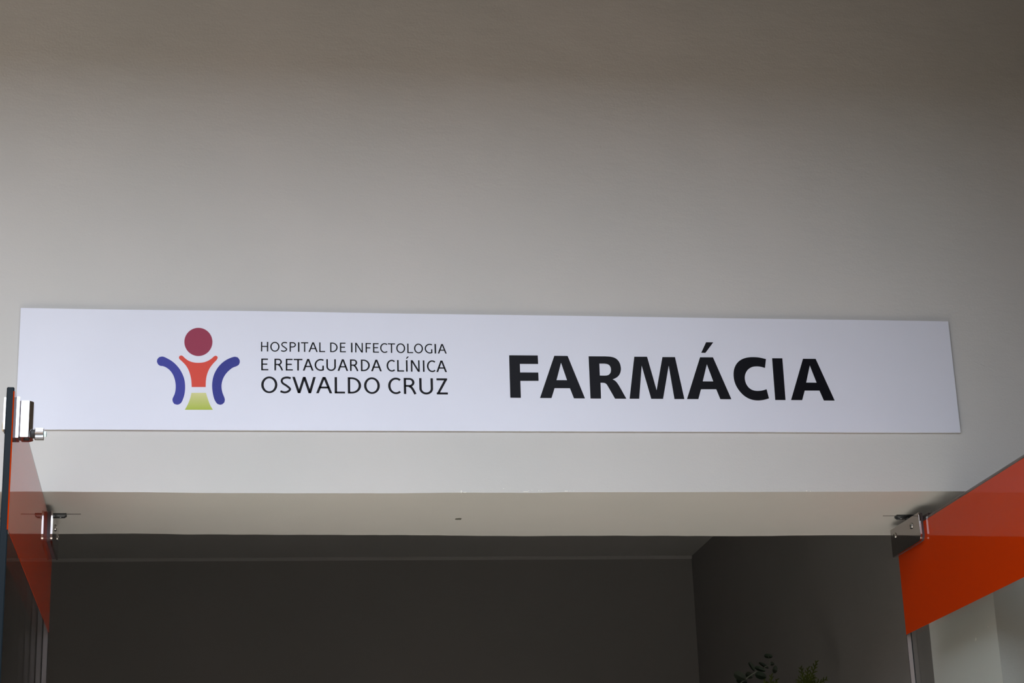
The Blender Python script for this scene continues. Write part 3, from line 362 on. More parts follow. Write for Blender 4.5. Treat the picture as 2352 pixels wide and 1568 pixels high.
[[390.41,2318.92,393.24,2318.93,393.24,2340.59,390.41,2340.59],[391.83,2328.67,397.43,2328.68,397.43,2331.03,391.83,2331.02],[391.83,2338.25,397.43,2338.26,397.43,2340.60,391.83,2340.59],[397.43,2328.68,398.39,2328.76,399.32,2328.98,400.20,2329.34,401.01,2329.83,401.74,2330.44,402.36,2331.15,402.86,2331.95,403.22,2332.81,403.45,2333.72,403.52,2334.65,403.45,2335.59,403.22,2336.50,402.86,2337.36,402.36,2338.15,401.74,2338.86,401.01,2339.47,400.20,2339.96,399.32,2340.31,398.39,2340.53,397.43,2340.60,397.43,2338.26,397.94,2338.21,398.44,2338.08,398.91,2337.87,399.35,2337.57,399.74,2337.20,400.07,2336.77,400.34,2336.29,400.53,2335.77,400.65,2335.21,400.69,2334.65,400.65,2334.08,400.53,2333.53,400.34,2333.01,400.07,2332.52,399.74,2332.09,399.35,2331.72,398.91,2331.42,398.44,2331.21,397.94,2331.07,397.43,2331.03],[397.74,2331.00,398.23,2330.68,398.73,2330.37,399.28,2330.00,399.88,2329.55,400.47,2329.00,400.99,2328.40,401.46,2327.77,401.92,2327.09,402.37,2326.33,402.87,2325.45,403.41,2324.41,403.98,2323.24,404.56,2322.00,405.14,2320.75,405.72,2319.54,403.21,2318.35,402.63,2319.57,402.05,2320.82,401.48,2322.04,400.93,2323.17,400.43,2324.13,399.98,2324.93,399.57,2325.60,399.20,2326.16,398.83,2326.65,398.46,2327.08,398.08,2327.44,397.69,2327.73,397.23,2328.03,396.71,2328.35,396.19,2328.70]],
[[410.31,2318.96,413.15,2318.97,413.15,2340.61,410.31,2340.60],[410.31,2318.96,422.90,2318.98,422.90,2321.33,410.31,2321.30],[410.31,2338.26,422.27,2338.28,422.27,2340.63,410.31,2340.60],[410.31,2329.13,421.01,2329.15,421.01,2331.50,410.31,2331.48]],
[[424.23,2338.26,439.73,2338.29,439.73,2340.64,424.23,2340.61],[430.56,2319.00,433.40,2319.01,433.40,2339.45,430.56,2339.45]],
[[440.27,2319.02,443.46,2319.03,449.98,2337.61,451.56,2340.64,448.04,2340.63],[459.32,2319.06,456.14,2319.05,449.62,2337.61,448.04,2340.63,451.56,2340.64],[444.08,2325.51,455.51,2325.53,455.51,2327.88,444.08,2327.85]],
[[477.54,2339.48,476.03,2340.21,474.43,2340.70,472.78,2340.93,471.11,2340.91,469.46,2340.64,467.87,2340.12,466.38,2339.36,465.02,2338.38,463.82,2337.21,462.81,2335.87,462.01,2334.38,461.44,2332.80,461.12,2331.14,461.06,2329.46,461.24,2327.79,461.67,2326.16,462.35,2324.62,463.25,2323.20,464.35,2321.93,465.62,2320.85,467.05,2319.98,468.59,2319.33,470.21,2318.93,471.88,2318.78,473.54,2318.89,475.18,2319.25,476.74,2319.85,478.19,2320.69,476.56,2322.73,475.50,2322.08,474.35,2321.61,473.15,2321.33,471.92,2321.25,470.70,2321.37,469.50,2321.68,468.37,2322.18,467.32,2322.86,466.38,2323.70,465.57,2324.69,464.91,2325.79,464.41,2326.99,464.09,2328.25,463.96,2329.55,464.01,2330.86,464.24,2332.15,464.66,2333.38,465.25,2334.53,465.99,2335.58,466.87,2336.49,467.88,2337.25,468.97,2337.84,470.14,2338.24,471.36,2338.46,472.59,2338.47,473.80,2338.29,474.98,2337.91,476.09,2337.34],[474.69,2320.38,477.54,2320.39,477.54,2328.59,474.69,2328.58]],
[[481.86,2326.84,484.71,2326.84,484.71,2340.65,481.86,2340.65],[495.92,2326.86,498.77,2326.87,498.77,2340.68,495.92,2340.67],[481.86,2326.86,481.92,2325.89,482.11,2324.93,482.41,2324.00,482.83,2323.12,483.36,2322.28,483.99,2321.52,484.71,2320.83,485.51,2320.23,486.39,2319.73,487.32,2319.33,488.29,2319.05,489.30,2318.87,490.32,2318.82,491.34,2318.88,492.34,2319.06,493.31,2319.35,494.25,2319.75,495.12,2320.25,495.92,2320.85,496.65,2321.54,497.28,2322.31,497.80,2323.15,498.22,2324.03,498.53,2324.96,498.71,2325.92,498.77,2326.89,495.92,2326.89,495.88,2326.23,495.76,2325.58,495.56,2324.95,495.28,2324.34,494.93,2323.78,494.51,2323.26,494.03,2322.79,493.50,2322.38,492.92,2322.04,492.30,2321.76,491.66,2321.57,490.99,2321.45,490.32,2321.41,489.64,2321.44,488.97,2321.56,488.33,2321.76,487.71,2322.03,487.13,2322.37,486.60,2322.77,486.12,2323.24,485.70,2323.76,485.35,2324.32,485.08,2324.92,484.88,2325.55,484.75,2326.20,484.71,2326.86]],
[[501.68,2319.16,504.88,2319.16,511.32,2337.66,512.91,2340.68,509.37,2340.68],[520.60,2319.16,517.40,2319.16,510.96,2337.66,509.37,2340.68,512.91,2340.68],[505.47,2325.62,516.81,2325.61,516.81,2327.97,505.47,2327.97]],
[[523.83,2319.13,526.69,2319.12,526.69,2340.63,523.83,2340.64],[525.26,2328.80,530.68,2328.79,530.68,2331.15,525.26,2331.16],[525.26,2338.28,530.68,2338.27,530.68,2340.62,525.26,2340.64],[530.68,2328.79,531.61,2328.86,532.52,2329.07,533.38,2329.43,534.18,2329.91,534.89,2330.51,535.49,2331.22,535.98,2332.01,536.34,2332.86,536.55,2333.77,536.63,2334.69,536.55,2335.62,536.34,2336.52,535.98,2337.38,535.49,2338.17,534.89,2338.88,534.18,2339.48,533.38,2339.97,532.52,2340.33,531.61,2340.55,530.68,2340.62,530.68,2338.27,531.17,2338.22,531.64,2338.09,532.08,2337.88,532.49,2337.58,532.86,2337.22,533.18,2336.79,533.43,2336.32,533.61,2335.80,533.73,2335.26,533.76,2334.70,533.73,2334.14,533.61,2333.60,533.43,2333.08,533.18,2332.61,532.86,2332.18,532.49,2331.82,532.08,2331.53,531.64,2331.32,531.17,2331.19,530.68,2331.15],[531.03,2331.12,531.50,2330.79,531.99,2330.48,532.53,2330.11,533.12,2329.65,533.69,2329.09,534.20,2328.49,534.66,2327.87,535.11,2327.19,535.56,2326.43,536.04,2325.55,536.56,2324.52,537.11,2323.35,537.67,2322.11,538.22,2320.87,538.77,2319.67,536.21,2318.51,535.66,2319.72,535.11,2320.97,534.56,2322.18,534.04,2323.30,533.56,2324.26,533.12,2325.05,532.73,2325.71,532.36,2326.27,532.01,2326.75,531.64,2327.18,531.28,2327.54,530.89,2327.84,530.45,2328.13,529.94,2328.46,529.43,2328.82]],
[[543.17,2319.07,546.04,2319.07,546.04,2340.58,543.17,2340.59],[544.60,2319.07,547.94,2319.06,547.94,2321.42,544.60,2321.43],[544.60,2338.23,547.94,2338.22,547.94,2340.58,544.60,2340.59],[547.94,2319.06,549.52,2319.17,551.07,2319.49,552.56,2320.02,553.95,2320.75,555.22,2321.67,556.35,2322.75,557.30,2323.98,558.06,2325.32,558.61,2326.76,558.95,2328.26,559.06,2329.79,558.95,2331.32,558.61,2332.82,558.06,2334.26,557.30,2335.61,556.35,2336.84,555.22,2337.93,553.95,2338.85,552.56,2339.59,551.07,2340.13,549.52,2340.46,547.94,2340.58,547.94,2338.22,549.09,2338.13,550.22,2337.87,551.31,2337.45,552.33,2336.87,553.25,2336.15,554.07,2335.30,554.77,2334.34,555.32,2333.29,555.72,2332.17,555.97,2330.99,556.05,2329.80,555.97,2328.60,555.72,2327.43,555.32,2326.31,554.77,2325.26,554.07,2324.30,553.25,2323.46,552.33,2322.74,551.31,2322.17,550.22,2321.76,549.09,2321.50,547.94,2321.42]],
[[561.20,2319.03,564.41,2319.02,570.96,2337.50,572.56,2340.51,569.00,2340.52],[580.37,2318.98,577.15,2318.99,570.60,2337.51,569.00,2340.52,572.56,2340.51],[565.03,2325.47,576.53,2325.44,576.53,2327.80,565.03,2327.83]],
[[604.13,2338.27,602.90,2339.27,601.54,2340.03,600.10,2340.52,598.61,2340.74,597.11,2340.66,595.64,2340.31,594.24,2339.68,592.94,2338.79,591.78,2337.67,590.79,2336.34,589.99,2334.84,589.40,2333.21,589.05,2331.48,588.92,2329.71,589.05,2327.94,589.40,2326.21,589.99,2324.58,590.79,2323.07,591.78,2321.74,592.94,2320.61,594.24,2319.72,595.64,2319.08,597.11,2318.72,598.61,2318.64,600.10,2318.84,601.54,2319.32,602.90,2320.08,604.13,2321.08,602.29,2323.01,601.44,2322.23,600.51,2321.65,599.52,2321.27,598.50,2321.12,597.47,2321.18,596.47,2321.46,595.51,2321.95,594.62,2322.65,593.82,2323.52,593.14,2324.56,592.59,2325.72,592.19,2326.99,591.94,2328.33,591.86,2329.70,591.94,2331.08,592.19,2332.41,592.59,2333.68,593.14,2334.85,593.82,2335.88,594.62,2336.75,595.51,2337.44,596.47,2337.92,597.47,2338.20,598.50,2338.26,599.52,2338.09,600.51,2337.71,601.44,2337.12,602.29,2336.34]],
[[607.82,2318.90,610.70,2318.90,610.70,2340.41,607.82,2340.42],[607.82,2318.90,620.14,2318.87,620.14,2321.24,607.82,2321.27]],
[[623.64,2318.86,626.50,2318.86,626.50,2340.37,623.64,2340.38],[626.18,2347.09,629.37,2347.38,625.55,2343.08,623.55,2342.89]],
[[632.39,2318.84,635.05,2318.83,635.05,2340.35,632.39,2340.35],[645.51,2318.81,648.16,2318.80,648.16,2340.31,645.51,2340.32],[632.39,2340.35,635.71,2340.34,648.16,2318.80,644.84,2318.81]],
[[653.90,2318.78,656.77,2318.78,656.77,2340.29,653.90,2340.30]],
[[676.62,2338.07,675.37,2339.08,673.99,2339.84,672.52,2340.33,671.01,2340.54,669.48,2340.47,667.99,2340.12,666.57,2339.49,665.25,2338.60,664.07,2337.48,663.06,2336.15,662.24,2334.65,661.65,2333.01,661.28,2331.29,661.16,2329.52,661.28,2327.75,661.65,2326.02,662.24,2324.39,663.06,2322.88,664.07,2321.55,665.25,2320.42,666.57,2319.53,667.99,2318.89,669.48,2318.52,671.01,2318.44,672.52,2318.65,673.99,2319.13,675.37,2319.89,676.62,2320.89,674.77,2322.83,673.90,2322.05,672.95,2321.47,671.94,2321.09,670.90,2320.93,669.85,2320.99,668.82,2321.28,667.84,2321.77,666.93,2322.46,666.12,2323.34,665.42,2324.37,664.86,2325.54,664.45,2326.80,664.20,2328.14,664.11,2329.51,664.20,2330.88,664.45,2332.22,664.86,2333.49,665.42,2334.65,666.12,2335.68,666.93,2336.55,667.84,2337.24,668.82,2337.73,669.85,2338.00,670.90,2338.06,671.94,2337.89,672.95,2337.51,673.90,2336.92,674.77,2336.14]],
[[677.93,2318.66,681.18,2318.67,687.67,2337.20,689.29,2340.21,685.69,2340.20],[697.05,2318.73,693.80,2318.72,687.31,2337.20,685.69,2340.20,689.29,2340.21],[681.75,2325.13,693.22,2325.17,693.22,2327.54,681.75,2327.50]]],
[[[395.67,2292.25,395.53,2294.43,395.10,2296.57,394.40,2298.61,393.44,2300.53,392.23,2302.28,390.81,2303.82,389.20,2305.12,387.43,2306.16,385.55,2306.91,383.58,2307.37,381.58,2307.52,379.57,2307.35,377.61,2306.88,375.72,2306.10,373.96,2305.05,372.35,2303.73,370.93,2302.17,369.72,2300.42,368.76,2298.49,368.05,2296.44,367.63,2294.30,367.48,2292.11,367.63,2289.93,368.05,2287.80,368.76,2285.75,369.72,2283.84,370.93,2282.09,372.35,2280.55,373.96,2279.25,375.72,2278.21,377.61,2277.45,379.57,2277.00,381.58,2276.85,383.58,2277.01,385.55,2277.49,387.43,2278.26,389.20,2279.32,390.81,2280.64,392.23,2282.19,393.44,2283.95,394.40,2285.88,395.10,2287.93,395.53,2290.07,395.67,2292.25,391.44,2292.23,391.34,2290.53,391.04,2288.86,390.55,2287.26,389.88,2285.76,389.03,2284.40,388.04,2283.19,386.91,2282.16,385.68,2281.34,384.36,2280.73,382.98,2280.36,381.58,2280.24,380.17,2280.35,378.80,2280.71,377.48,2281.30,376.25,2282.11,375.12,2283.12,374.12,2284.32,373.28,2285.68,372.61,2287.18,372.12,2288.77,371.82,2290.44,371.72,2292.13,371.82,2293.84,372.12,2295.50,372.61,2297.10,373.28,2298.60,374.12,2299.97,375.12,2301.18,376.25,2302.21,377.48,2303.03,378.80,2303.63,380.17,2304.00,381.58,2304.13,382.98,2304.02,384.36,2303.66,385.68,2303.07,386.91,2302.26,388.04,2301.24,389.03,2300.04,389.88,2298.68,390.55,2297.19,391.04,2295.59,391.34,2293.93,391.44,2292.23]],
[[418.59,2302.96,417.50,2303.21,416.42,2303.50,415.40,2303.77,414.44,2303.99,413.54,2304.12,412.66,2304.15,411.66,2304.08,410.54,2303.93,409.43,2303.71,408.38,2303.42,407.50,2303.09,406.85,2302.75,406.37,2302.37,405.94,2301.90,405.58,2301.35,405.30,2300.78,405.13,2300.23,405.05,2299.75,405.06,2299.30,405.16,2298.82,405.35,2298.29,405.65,2297.72,406.07,2297.11,406.57,2296.51,407.24,2295.93,408.15,2295.30,409.26,2294.62,410.50,2293.89,411.77,2293.08,412.96,2292.20,414.11,2291.28,415.37,2290.30,416.66,2289.23,417.86,2288.10,418.89,2286.86,419.57,2285.33,419.55,2283.64,418.96,2282.22,418.11,2281.07,417.14,2280.09,416.13,2279.27,415.14,2278.57,414.09,2277.98,412.93,2277.50,411.73,2277.14,410.48,2276.89,409.21,2276.74,407.91,2276.72,406.58,2276.85,405.26,2277.15,404.00,2277.53,402.79,2277.95,401.64,2278.34,400.51,2278.69,401.57,2282.16,402.77,2281.80,403.97,2281.38,405.12,2280.99,406.20,2280.66,407.17,2280.44,408.06,2280.35,408.97,2280.37,409.92,2280.47,410.85,2280.66,411.72,2280.92,412.50,2281.25,413.20,2281.64,413.93,2282.16,414.70,2282.79,415.37,2283.45,415.82,2284.04,416.00,2284.43,416.03,2284.54,415.85,2284.87,415.23,2285.60,414.26,2286.50,413.10,2287.46,411.86,2288.43,410.74,2289.32,409.71,2290.08,408.59,2290.80,407.38,2291.52,406.17,2292.26,405.01,2293.06,404.00,2293.95,403.19,2294.89,402.54,2295.83,402.03,2296.82,401.66,2297.84,401.45,2298.90,401.43,2299.98,401.59,2301.06,401.93,2302.12,402.43,2303.15,403.08,2304.13,403.90,2305.03,404.88,2305.80,406.02,2306.41,407.27,2306.88,408.59,2307.24,409.95,2307.51,411.29,2307.69,412.59,2307.78,413.87,2307.74,415.11,2307.56,416.27,2307.30,417.35,2307.01,418.37,2306.74,419.40,2306.51]],
[[431.48,2277.33,436.02,2277.33,426.30,2307.28,421.75,2307.27],[431.48,2277.33,436.02,2277.33,445.13,2307.30,440.58,2307.29],[450.31,2277.35,454.85,2277.35,445.13,2307.30,440.58,2307.29],[450.31,2277.35,454.85,2277.35,463.13,2307.31,458.59,2307.31]],
[[463.68,2277.36,468.32,2277.37,478.11,2303.20,480.42,2307.40,475.28,2307.40],[492.03,2277.39,487.38,2277.39,477.59,2303.20,475.28,2307.40,480.42,2307.40],[469.35,2286.38,486.36,2286.39,486.36,2289.70,469.35,2289.68]],
[[496.42,2277.40,500.57,2277.39,500.57,2307.44,496.42,2307.44],[496.42,2277.40,514.63,2277.38,514.63,2280.69,496.42,2280.70]],
[[519.65,2277.37,523.82,2277.36,523.82,2307.35,519.65,2307.36],[521.73,2277.36,526.71,2277.36,526.71,2280.67,521.73,2280.67],[521.73,2304.04,526.71,2304.04,526.71,2307.35,521.73,2307.35],[526.71,2277.36,529.05,2277.51,531.35,2277.96,533.55,2278.70,535.61,2279.72,537.49,2281.00,539.15,2282.51,540.56,2284.22,541.69,2286.10,542.51,2288.10,543.01,2290.19,543.18,2292.33,543.01,2294.46,542.51,2296.55,541.69,2298.56,540.56,2300.44,539.15,2302.15,537.49,2303.67,535.61,2304.95,533.55,2305.98,531.35,2306.73,529.05,2307.19,526.71,2307.35,526.71,2304.04,528.43,2303.92,530.12,2303.56,531.73,2302.97,533.25,2302.17,534.63,2301.17,535.85,2299.99,536.88,2298.65,537.71,2297.19,538.31,2295.63,538.68,2294.00,538.80,2292.33,538.68,2290.67,538.31,2289.04,537.71,2287.48,536.88,2286.02,535.85,2284.69,534.63,2283.51,533.25,2282.51,531.73,2281.71,530.12,2281.13,528.43,2280.78,526.71,2280.67]],
[[576.37,2292.25,576.23,2294.43,575.81,2296.58,575.11,2298.64,574.15,2300.56,572.95,2302.32,571.54,2303.88,569.94,2305.19,568.19,2306.25,566.32,2307.02,564.36,2307.49,562.37,2307.65,560.38,2307.49,558.43,2307.03,556.56,2306.26,554.80,2305.22,553.20,2303.90,551.79,2302.35,550.59,2300.60,549.64,2298.67,548.94,2296.62,548.51,2294.47,548.37,2292.29,548.51,2290.10,548.94,2287.95,549.64,2285.90,550.59,2283.97,551.79,2282.21,553.20,2280.66,554.80,2279.34,556.56,2278.28,558.43,2277.51,560.38,2277.04,562.37,2276.89,564.36,2277.04,566.32,2277.50,568.19,2278.27,569.94,2279.32,571.54,2280.63,572.95,2282.18,574.15,2283.93,575.11,2285.86,575.81,2287.91,576.23,2290.06,576.37,2292.25,572.07,2292.25,571.97,2290.55,571.68,2288.88,571.20,2287.28,570.53,2285.78,569.70,2284.42,568.72,2283.21,567.62,2282.19,566.40,2281.37,565.10,2280.78,563.75,2280.42,562.37,2280.30,560.99,2280.42,559.64,2280.79,558.34,2281.39,557.13,2282.21,556.02,2283.23,555.04,2284.44,554.21,2285.81,553.55,2287.31,553.06,2288.91,552.77,2290.58,552.67,2292.28,552.77,2293.98,553.06,2295.65,553.55,2297.25,554.21,2298.75,555.04,2300.11,556.02,2301.32,557.13,2302.34,558.34,2303.16,559.64,2303.75,560.99,2304.11,562.37,2304.23,563.75,2304.11,565.10,2303.74,566.40,2303.15,567.62,2302.33,568.72,2301.30,569.70,2300.09,570.53,2298.72,571.20,2297.22,571.68,2295.62,571.97,2293.95,572.07,2292.25]],
[[613.89,2304.07,612.04,2305.46,610.01,2306.51,607.86,2307.19,605.63,2307.48,603.39,2307.38,601.19,2306.89,599.10,2306.01,597.15,2304.78,595.42,2303.22,593.93,2301.37,592.74,2299.29,591.86,2297.03,591.32,2294.64,591.14,2292.18,591.32,2289.72,591.86,2287.33,592.74,2285.06,593.93,2282.98,595.42,2281.13,597.15,2279.57,599.10,2278.33,601.19,2277.45,603.39,2276.94,605.63,2276.83,607.86,2277.12,610.01,2277.79,612.04,2278.84,613.89,2280.23,611.20,2282.94,609.92,2281.87,608.51,2281.06,607.01,2280.54,605.47,2280.32,603.91,2280.40,602.39,2280.79,600.93,2281.47,599.59,2282.43,598.38,2283.63,597.35,2285.06,596.52,2286.67,595.91,2288.43,595.54,2290.28,595.42,2292.17,595.54,2294.07,595.91,2295.92,596.52,2297.67,597.35,2299.28,598.38,2300.70,599.59,2301.91,600.93,2302.86,602.39,2303.54,603.91,2303.92,605.47,2304.00,607.01,2303.78,608.51,2303.25,609.92,2302.44,611.20,2301.36]],
[[619.01,2277.23,623.20,2277.21,623.20,2307.01,619.01,2307.03],[621.10,2290.63,629.29,2290.60,629.29,2293.92,621.10,2293.95],[621.10,2303.70,629.29,2303.66,629.29,2306.99,621.10,2307.02],[629.29,2290.60,630.68,2290.69,632.04,2290.99,633.33,2291.48,634.53,2292.14,635.59,2292.97,636.50,2293.95,637.23,2295.04,637.76,2296.23,638.09,2297.48,638.20,2298.76,638.09,2300.04,637.76,2301.29,637.23,2302.48,636.50,2303.58,635.59,2304.56,634.53,2305.40,633.33,2306.08,632.04,2306.58,630.68,2306.88,629.29,2306.99,629.29,2303.66,630.03,2303.60,630.74,2303.42,631.43,2303.13,632.06,2302.72,632.62,2302.23,633.10,2301.64,633.49,2300.99,633.77,2300.28,633.94,2299.54,634.00,2298.78,633.94,2298.01,633.77,2297.27,633.49,2296.57,633.10,2295.92,632.62,2295.34,632.06,2294.84,631.43,2294.44,630.74,2294.15,630.03,2293.98,629.29,2293.92],[629.72,2293.98,630.43,2293.52,631.16,2293.08,631.98,2292.56,632.85,2291.92,633.71,2291.15,634.47,2290.31,635.17,2289.44,635.84,2288.50,636.52,2287.44,637.24,2286.23,638.04,2284.79,638.87,2283.16,639.71,2281.45,640.56,2279.73,641.39,2278.06,637.71,2276.24,636.87,2277.91,636.02,2279.64,635.19,2281.33,634.40,2282.87,633.67,2284.20,633.02,2285.29,632.43,2286.21,631.89,2286.98,631.35,2287.64,630.81,2288.24,630.26,2288.74,629.68,2289.16,629.01,2289.58,628.25,2290.04,627.48,2290.54]],
[[646.77,2287.83,650.98,2287.81,650.98,2306.97,646.77,2306.99],[667.06,2287.73,671.27,2287.71,671.27,2306.87,667.06,2306.89],[646.77,2287.86,646.86,2286.52,647.13,2285.19,647.57,2283.90,648.18,2282.66,648.94,2281.50,649.85,2280.44,650.90,2279.48,652.06,2278.64,653.33,2277.93,654.68,2277.37,656.09,2276.96,657.54,2276.71,659.02,2276.62,660.50,2276.70,661.95,2276.93,663.36,2277.33,664.71,2277.88,665.98,2278.57,667.14,2279.39,668.19,2280.34,669.10,2281.40,669.87,2282.55,670.47,2283.78,670.91,2285.07,671.18,2286.39,671.27,2287.74,667.06,2287.76,667.00,2286.86,666.83,2285.96,666.54,2285.10,666.14,2284.27,665.64,2283.50,665.04,2282.79,664.35,2282.15,663.59,2281.59,662.76,2281.13,661.87,2280.76,660.94,2280.49,659.99,2280.33,659.02,2280.28,658.05,2280.34,657.10,2280.51,656.17,2280.79,655.29,2281.16,654.45,2281.64,653.69,2282.20,653.00,2282.85,652.40,2283.56,651.90,2284.34,651.50,2285.17,651.22,2286.04,651.04,2286.94,650.98,2287.84]],
[[677.79,2276.89,697.72,2276.92,697.72,2280.58,677.79,2280.55],[677.79,2303.20,696.93,2303.23,696.93,2306.90,677.79,2306.86],[677.79,2278.22,683.28,2279.89,696.93,2304.90,691.44,2303.56]]]]
e_big = line_of(BIG, INK, 'bold black lettering reading FARMÁCIA', True)
sub('accent', e_big, flat([[pairs(ACCENT[0])]], G_OFF), INK)
for g, t in zip(SMALL, ('HOSPITAL DE INFECTOLOGIA', 'E RETAGUARDA CLÍNICA', 'OSWALDO CRUZ')):
    line_of(g, INK2, 'thin black lettering reading ' + t, False)
em = empty('emblem', (0, 0, 0), parent=SIGN, label='emblem of a figure with raised arms in crimson, red, blue and green')
for nm, key, m, lb in (('emblem_head', 'head', RED, 'crimson disc'), ('emblem_torso', 'torso', ORANGE_V, 'red-orange torso shape'), ('emblem_arm', 'armL', BLUE, 'blue curved arm on the left'), ('emblem_arm', 'armR', BLUE2, 'darker blue curved arm on the right'), ('emblem_base', 'base', GREEN, 'green base shading to pale')):
    sub(nm, em, flat([[pairs(EMB[key][0])]], G_OFF), m, lb)

# ------------------------------------------------------------------ glass doors
class Door:
    def __init__(s, name, side, x, y, ang, W, zh, zfree, fh, ffree, label):
        s.side, s.x, s.y, s.a, s.W = side, x, y, ang, W
        s.zt = lambda t: zh + (zfree-zh)*t/W
        s.zf = lambda t: fh + (ffree-fh)*t/W
        s.root = empty(name, (x, y, 0), label=label, cat='door', kind='structure')
    def P(s, t, n, z):                       # t along the leaf from hinge edge, n towards the opening side
        d = Vector((math.sin(s.a), -math.cos(s.a), 0)); nn = Vector((math.cos(s.a), math.sin(s.a), 0))*(-s.side)
        return Vector((s.x, s.y, 0)) + d*t + nn*n + Vector((0, 0, z))
    def add(s, name, bm, m, parent=None, smooth=False, mats=None, label=None):
        for v in bm.verts: v.co = s.P(*v.co)
        me = bm_mesh(bm, name)
        if mats:
            for q in mats: me.materials.append(q)
        o = link(name, me, m, label=label, smooth=smooth); o.parent = parent or s.root
        o.matrix_parent_inverse = Matrix.Translation(-Vector((s.x, s.y, 0))); return o
def ext(bm, poly, n0, n1, bev=0, seg=2):
    # poly of (t, z) extruded along n
    a = [bm.verts.new((t, n0, z)) for t, z in poly]; b = [bm.verts.new((t, n1, z)) for t, z in poly]
    f1 = bm.faces.new(a); f2 = bm.faces.new(b[::-1])
    for k in range(len(poly)): bm.faces.new((a[k], b[k], b[(k+1)%len(poly)], a[(k+1)%len(poly)]))
    if bev:
        es = list({e for e in f1.edges} | {e for e in f2.edges}); bmesh.ops.bevel(bm, geom=es, offset=bev, segments=seg, affect='EDGES')
def rounded(t0, t1, z0, z1, r, corners):
    out = []
    for (cx, cz, a0, key) in ((t0, z0, 180, 'bl'), (t1, z0, 270, 'br'), (t1, z1, 0, 'tr'), (t0, z1, 90, 'tl')):
        sx_, sz_ = (1 if cx == t0 else -1), (1 if cz == z0 else -1)
        if key in corners:
            for k in range(7):
                a = math.radians(a0 + 90*k/6); out.append((cx + sx_*r + r*math.cos(a), cz + sz_*r + r*math.sin(a)))
        else: out.append((cx, cz))
    return out
def build_door(D):
    W = D.W; th = .0105; c = .0013
    # pane: edges in dark and grey tones, the look of refraction painted in
    bm = bmesh.new()
    a = [(0, -th, .012), (W, -th, .012), (W, 0, .012), (0, 0, .012)]
    lo = [bm.verts.new(p) for p in a]; hi = [bm.verts.new((t, n, D.zt(t))) for t, n, z in a]
    bm.faces.new(lo[::-1]); bm.faces.new(hi)
    for k in range(4): bm.faces.new((lo[k], lo[(k+1)%4], hi[(k+1)%4], hi[k]))
    bmesh.ops.bevel(bm, geom=list(bm.edges), offset=c, segments=1, affect='EDGES')
    bm.normal_update(); bmesh.ops.recalc_face_normals(bm, faces=bm.faces)
    for f in bm.faces: f.material_index = 0 if abs(f.normal.y) > .9 else (2 if f.normal.x < -.9 or f.normal.z > .9 else 1)
    D.add('glass_pane', bm, None, mats=[GLASS, EDGE, EDGE_PALE])
    # orange film stripe on the opening side, turned over the arris at the free edge
    bm = bmesh.new(); e = .0004; g = .006
    a = [(.002, D.zf(.002)), (W-c, D.zf(W)), (W-c, D.zt(W)-g), (.002, D.zt(0)-g)]
    v = [bm.verts.new((t, e, z)) for t, z in a]; q = [bm.verts.new((W+.0002, -c, D.zf(W))), bm.verts.new((W+.0002, -c, D.zt(W)-g))]
    vb = [bm.verts.new((t, .0001, z)) for t, z in a]; qb = [bm.verts.new((W+.0000, -c-.0001, D.zf(W))), bm.verts.new((W+.0000, -c-.0001, D.zt(W)-g))]
    bm.faces.new(v); bm.faces.new((v[1], q[0], q[1], v[2])); bm.faces.new(vb[::-1]); bm.faces.new((vb[1], vb[2], qb[1], qb[0]))
    bm.faces.new((v[0], v[3], vb[3], vb[0])); bm.faces.new((v[3], v[2], vb[2], vb[3])); bm.faces.new((v[1], v[0], vb[0], vb[1])); bm.faces.new((q[0], q[1], qb[1], qb[0]))
    D.add('film_stripe', bm, FILM, label='orange film stripe along the top of the pane')
def hinge(D, t0, t1, z0, z1, np, screws, pin_t, ztop):
    H = empty('hinge', (0, 0, 0), parent=D.root)
    for s_, n0 in ((1, 0.0004), (-1, -.0105)):
        bm = bmesh.new(); ext(bm, rounded(t0, t1-.002, z0+.001, z1-.001, .010, ('br',)), n0, n0 + s_*(np-.0036))
        D.add('gasket', bm, GASKET, parent=H)
        bm = bmesh.new(); ext(bm, rounded(t0, t1, z0, z1, .012, ('br',)), n0 + s_*(np-.0036), n0 + s_*np, .0006)
        D.add('clamp_plate', bm, STEEL, parent=H)
        for t, z in screws:
            bm = bmesh.new(); n = n0 + s_*np
            prof = [(-.001, .0062), (.0008, .0062), (.0018, .0056), (.0022, .0044), (.0022, .0030), (.0006, .0028), (.0005, .0005)]
            lathe(bm, prof, (t, n, z), (0, s_, 0), 20)
            D.add('screw', bm, SCREWM, parent=H, smooth=False)
            bm = bmesh.new(); lathe(bm, [(.0006, .0027), (.0012, .0026)], (t, n, z), (0, s_, 0), 6)
            D.add('socket', bm, HOLE, parent=H)
    bm = bmesh.new(); lathe(bm, [(0, .007), (ztop-(z1-.004), .007)], (pin_t, -.005, z1-.004), (0, 0, 1), 16)
    D.add('pivot_pin', bm, DARKST, parent=H)
DL = Door('door_1', -1, -.0019, .2351, .0164, .8453, 2.0880, 2.1000, 1.8990, 1.8952, 'left glass door leaf standing open, orange stripe seen edge-on, lock at its corner')
DR = Door('door_2', 1, 1.5912, .2351, .0174, .8453, 2.0725, 2.0715, 1.8790, 1.8784, 'right glass door leaf standing open with a broad orange stripe')
build_door(DL); build_door(DR)
yt = lambda y: .2351 - y
hinge(DL, yt(.249), yt(.0885), 2.0345, 2.0880, .0095, [(yt(.1575), 2.073), (yt(.2175), 2.069)], yt(.170), 2.096)
hinge(DR, yt(.2420), yt(.0885), 2.0300, 2.0835, .0085, [(yt(.1293), 2.0667), (yt(.2189), 2.0677)], yt(.176), 2.092)
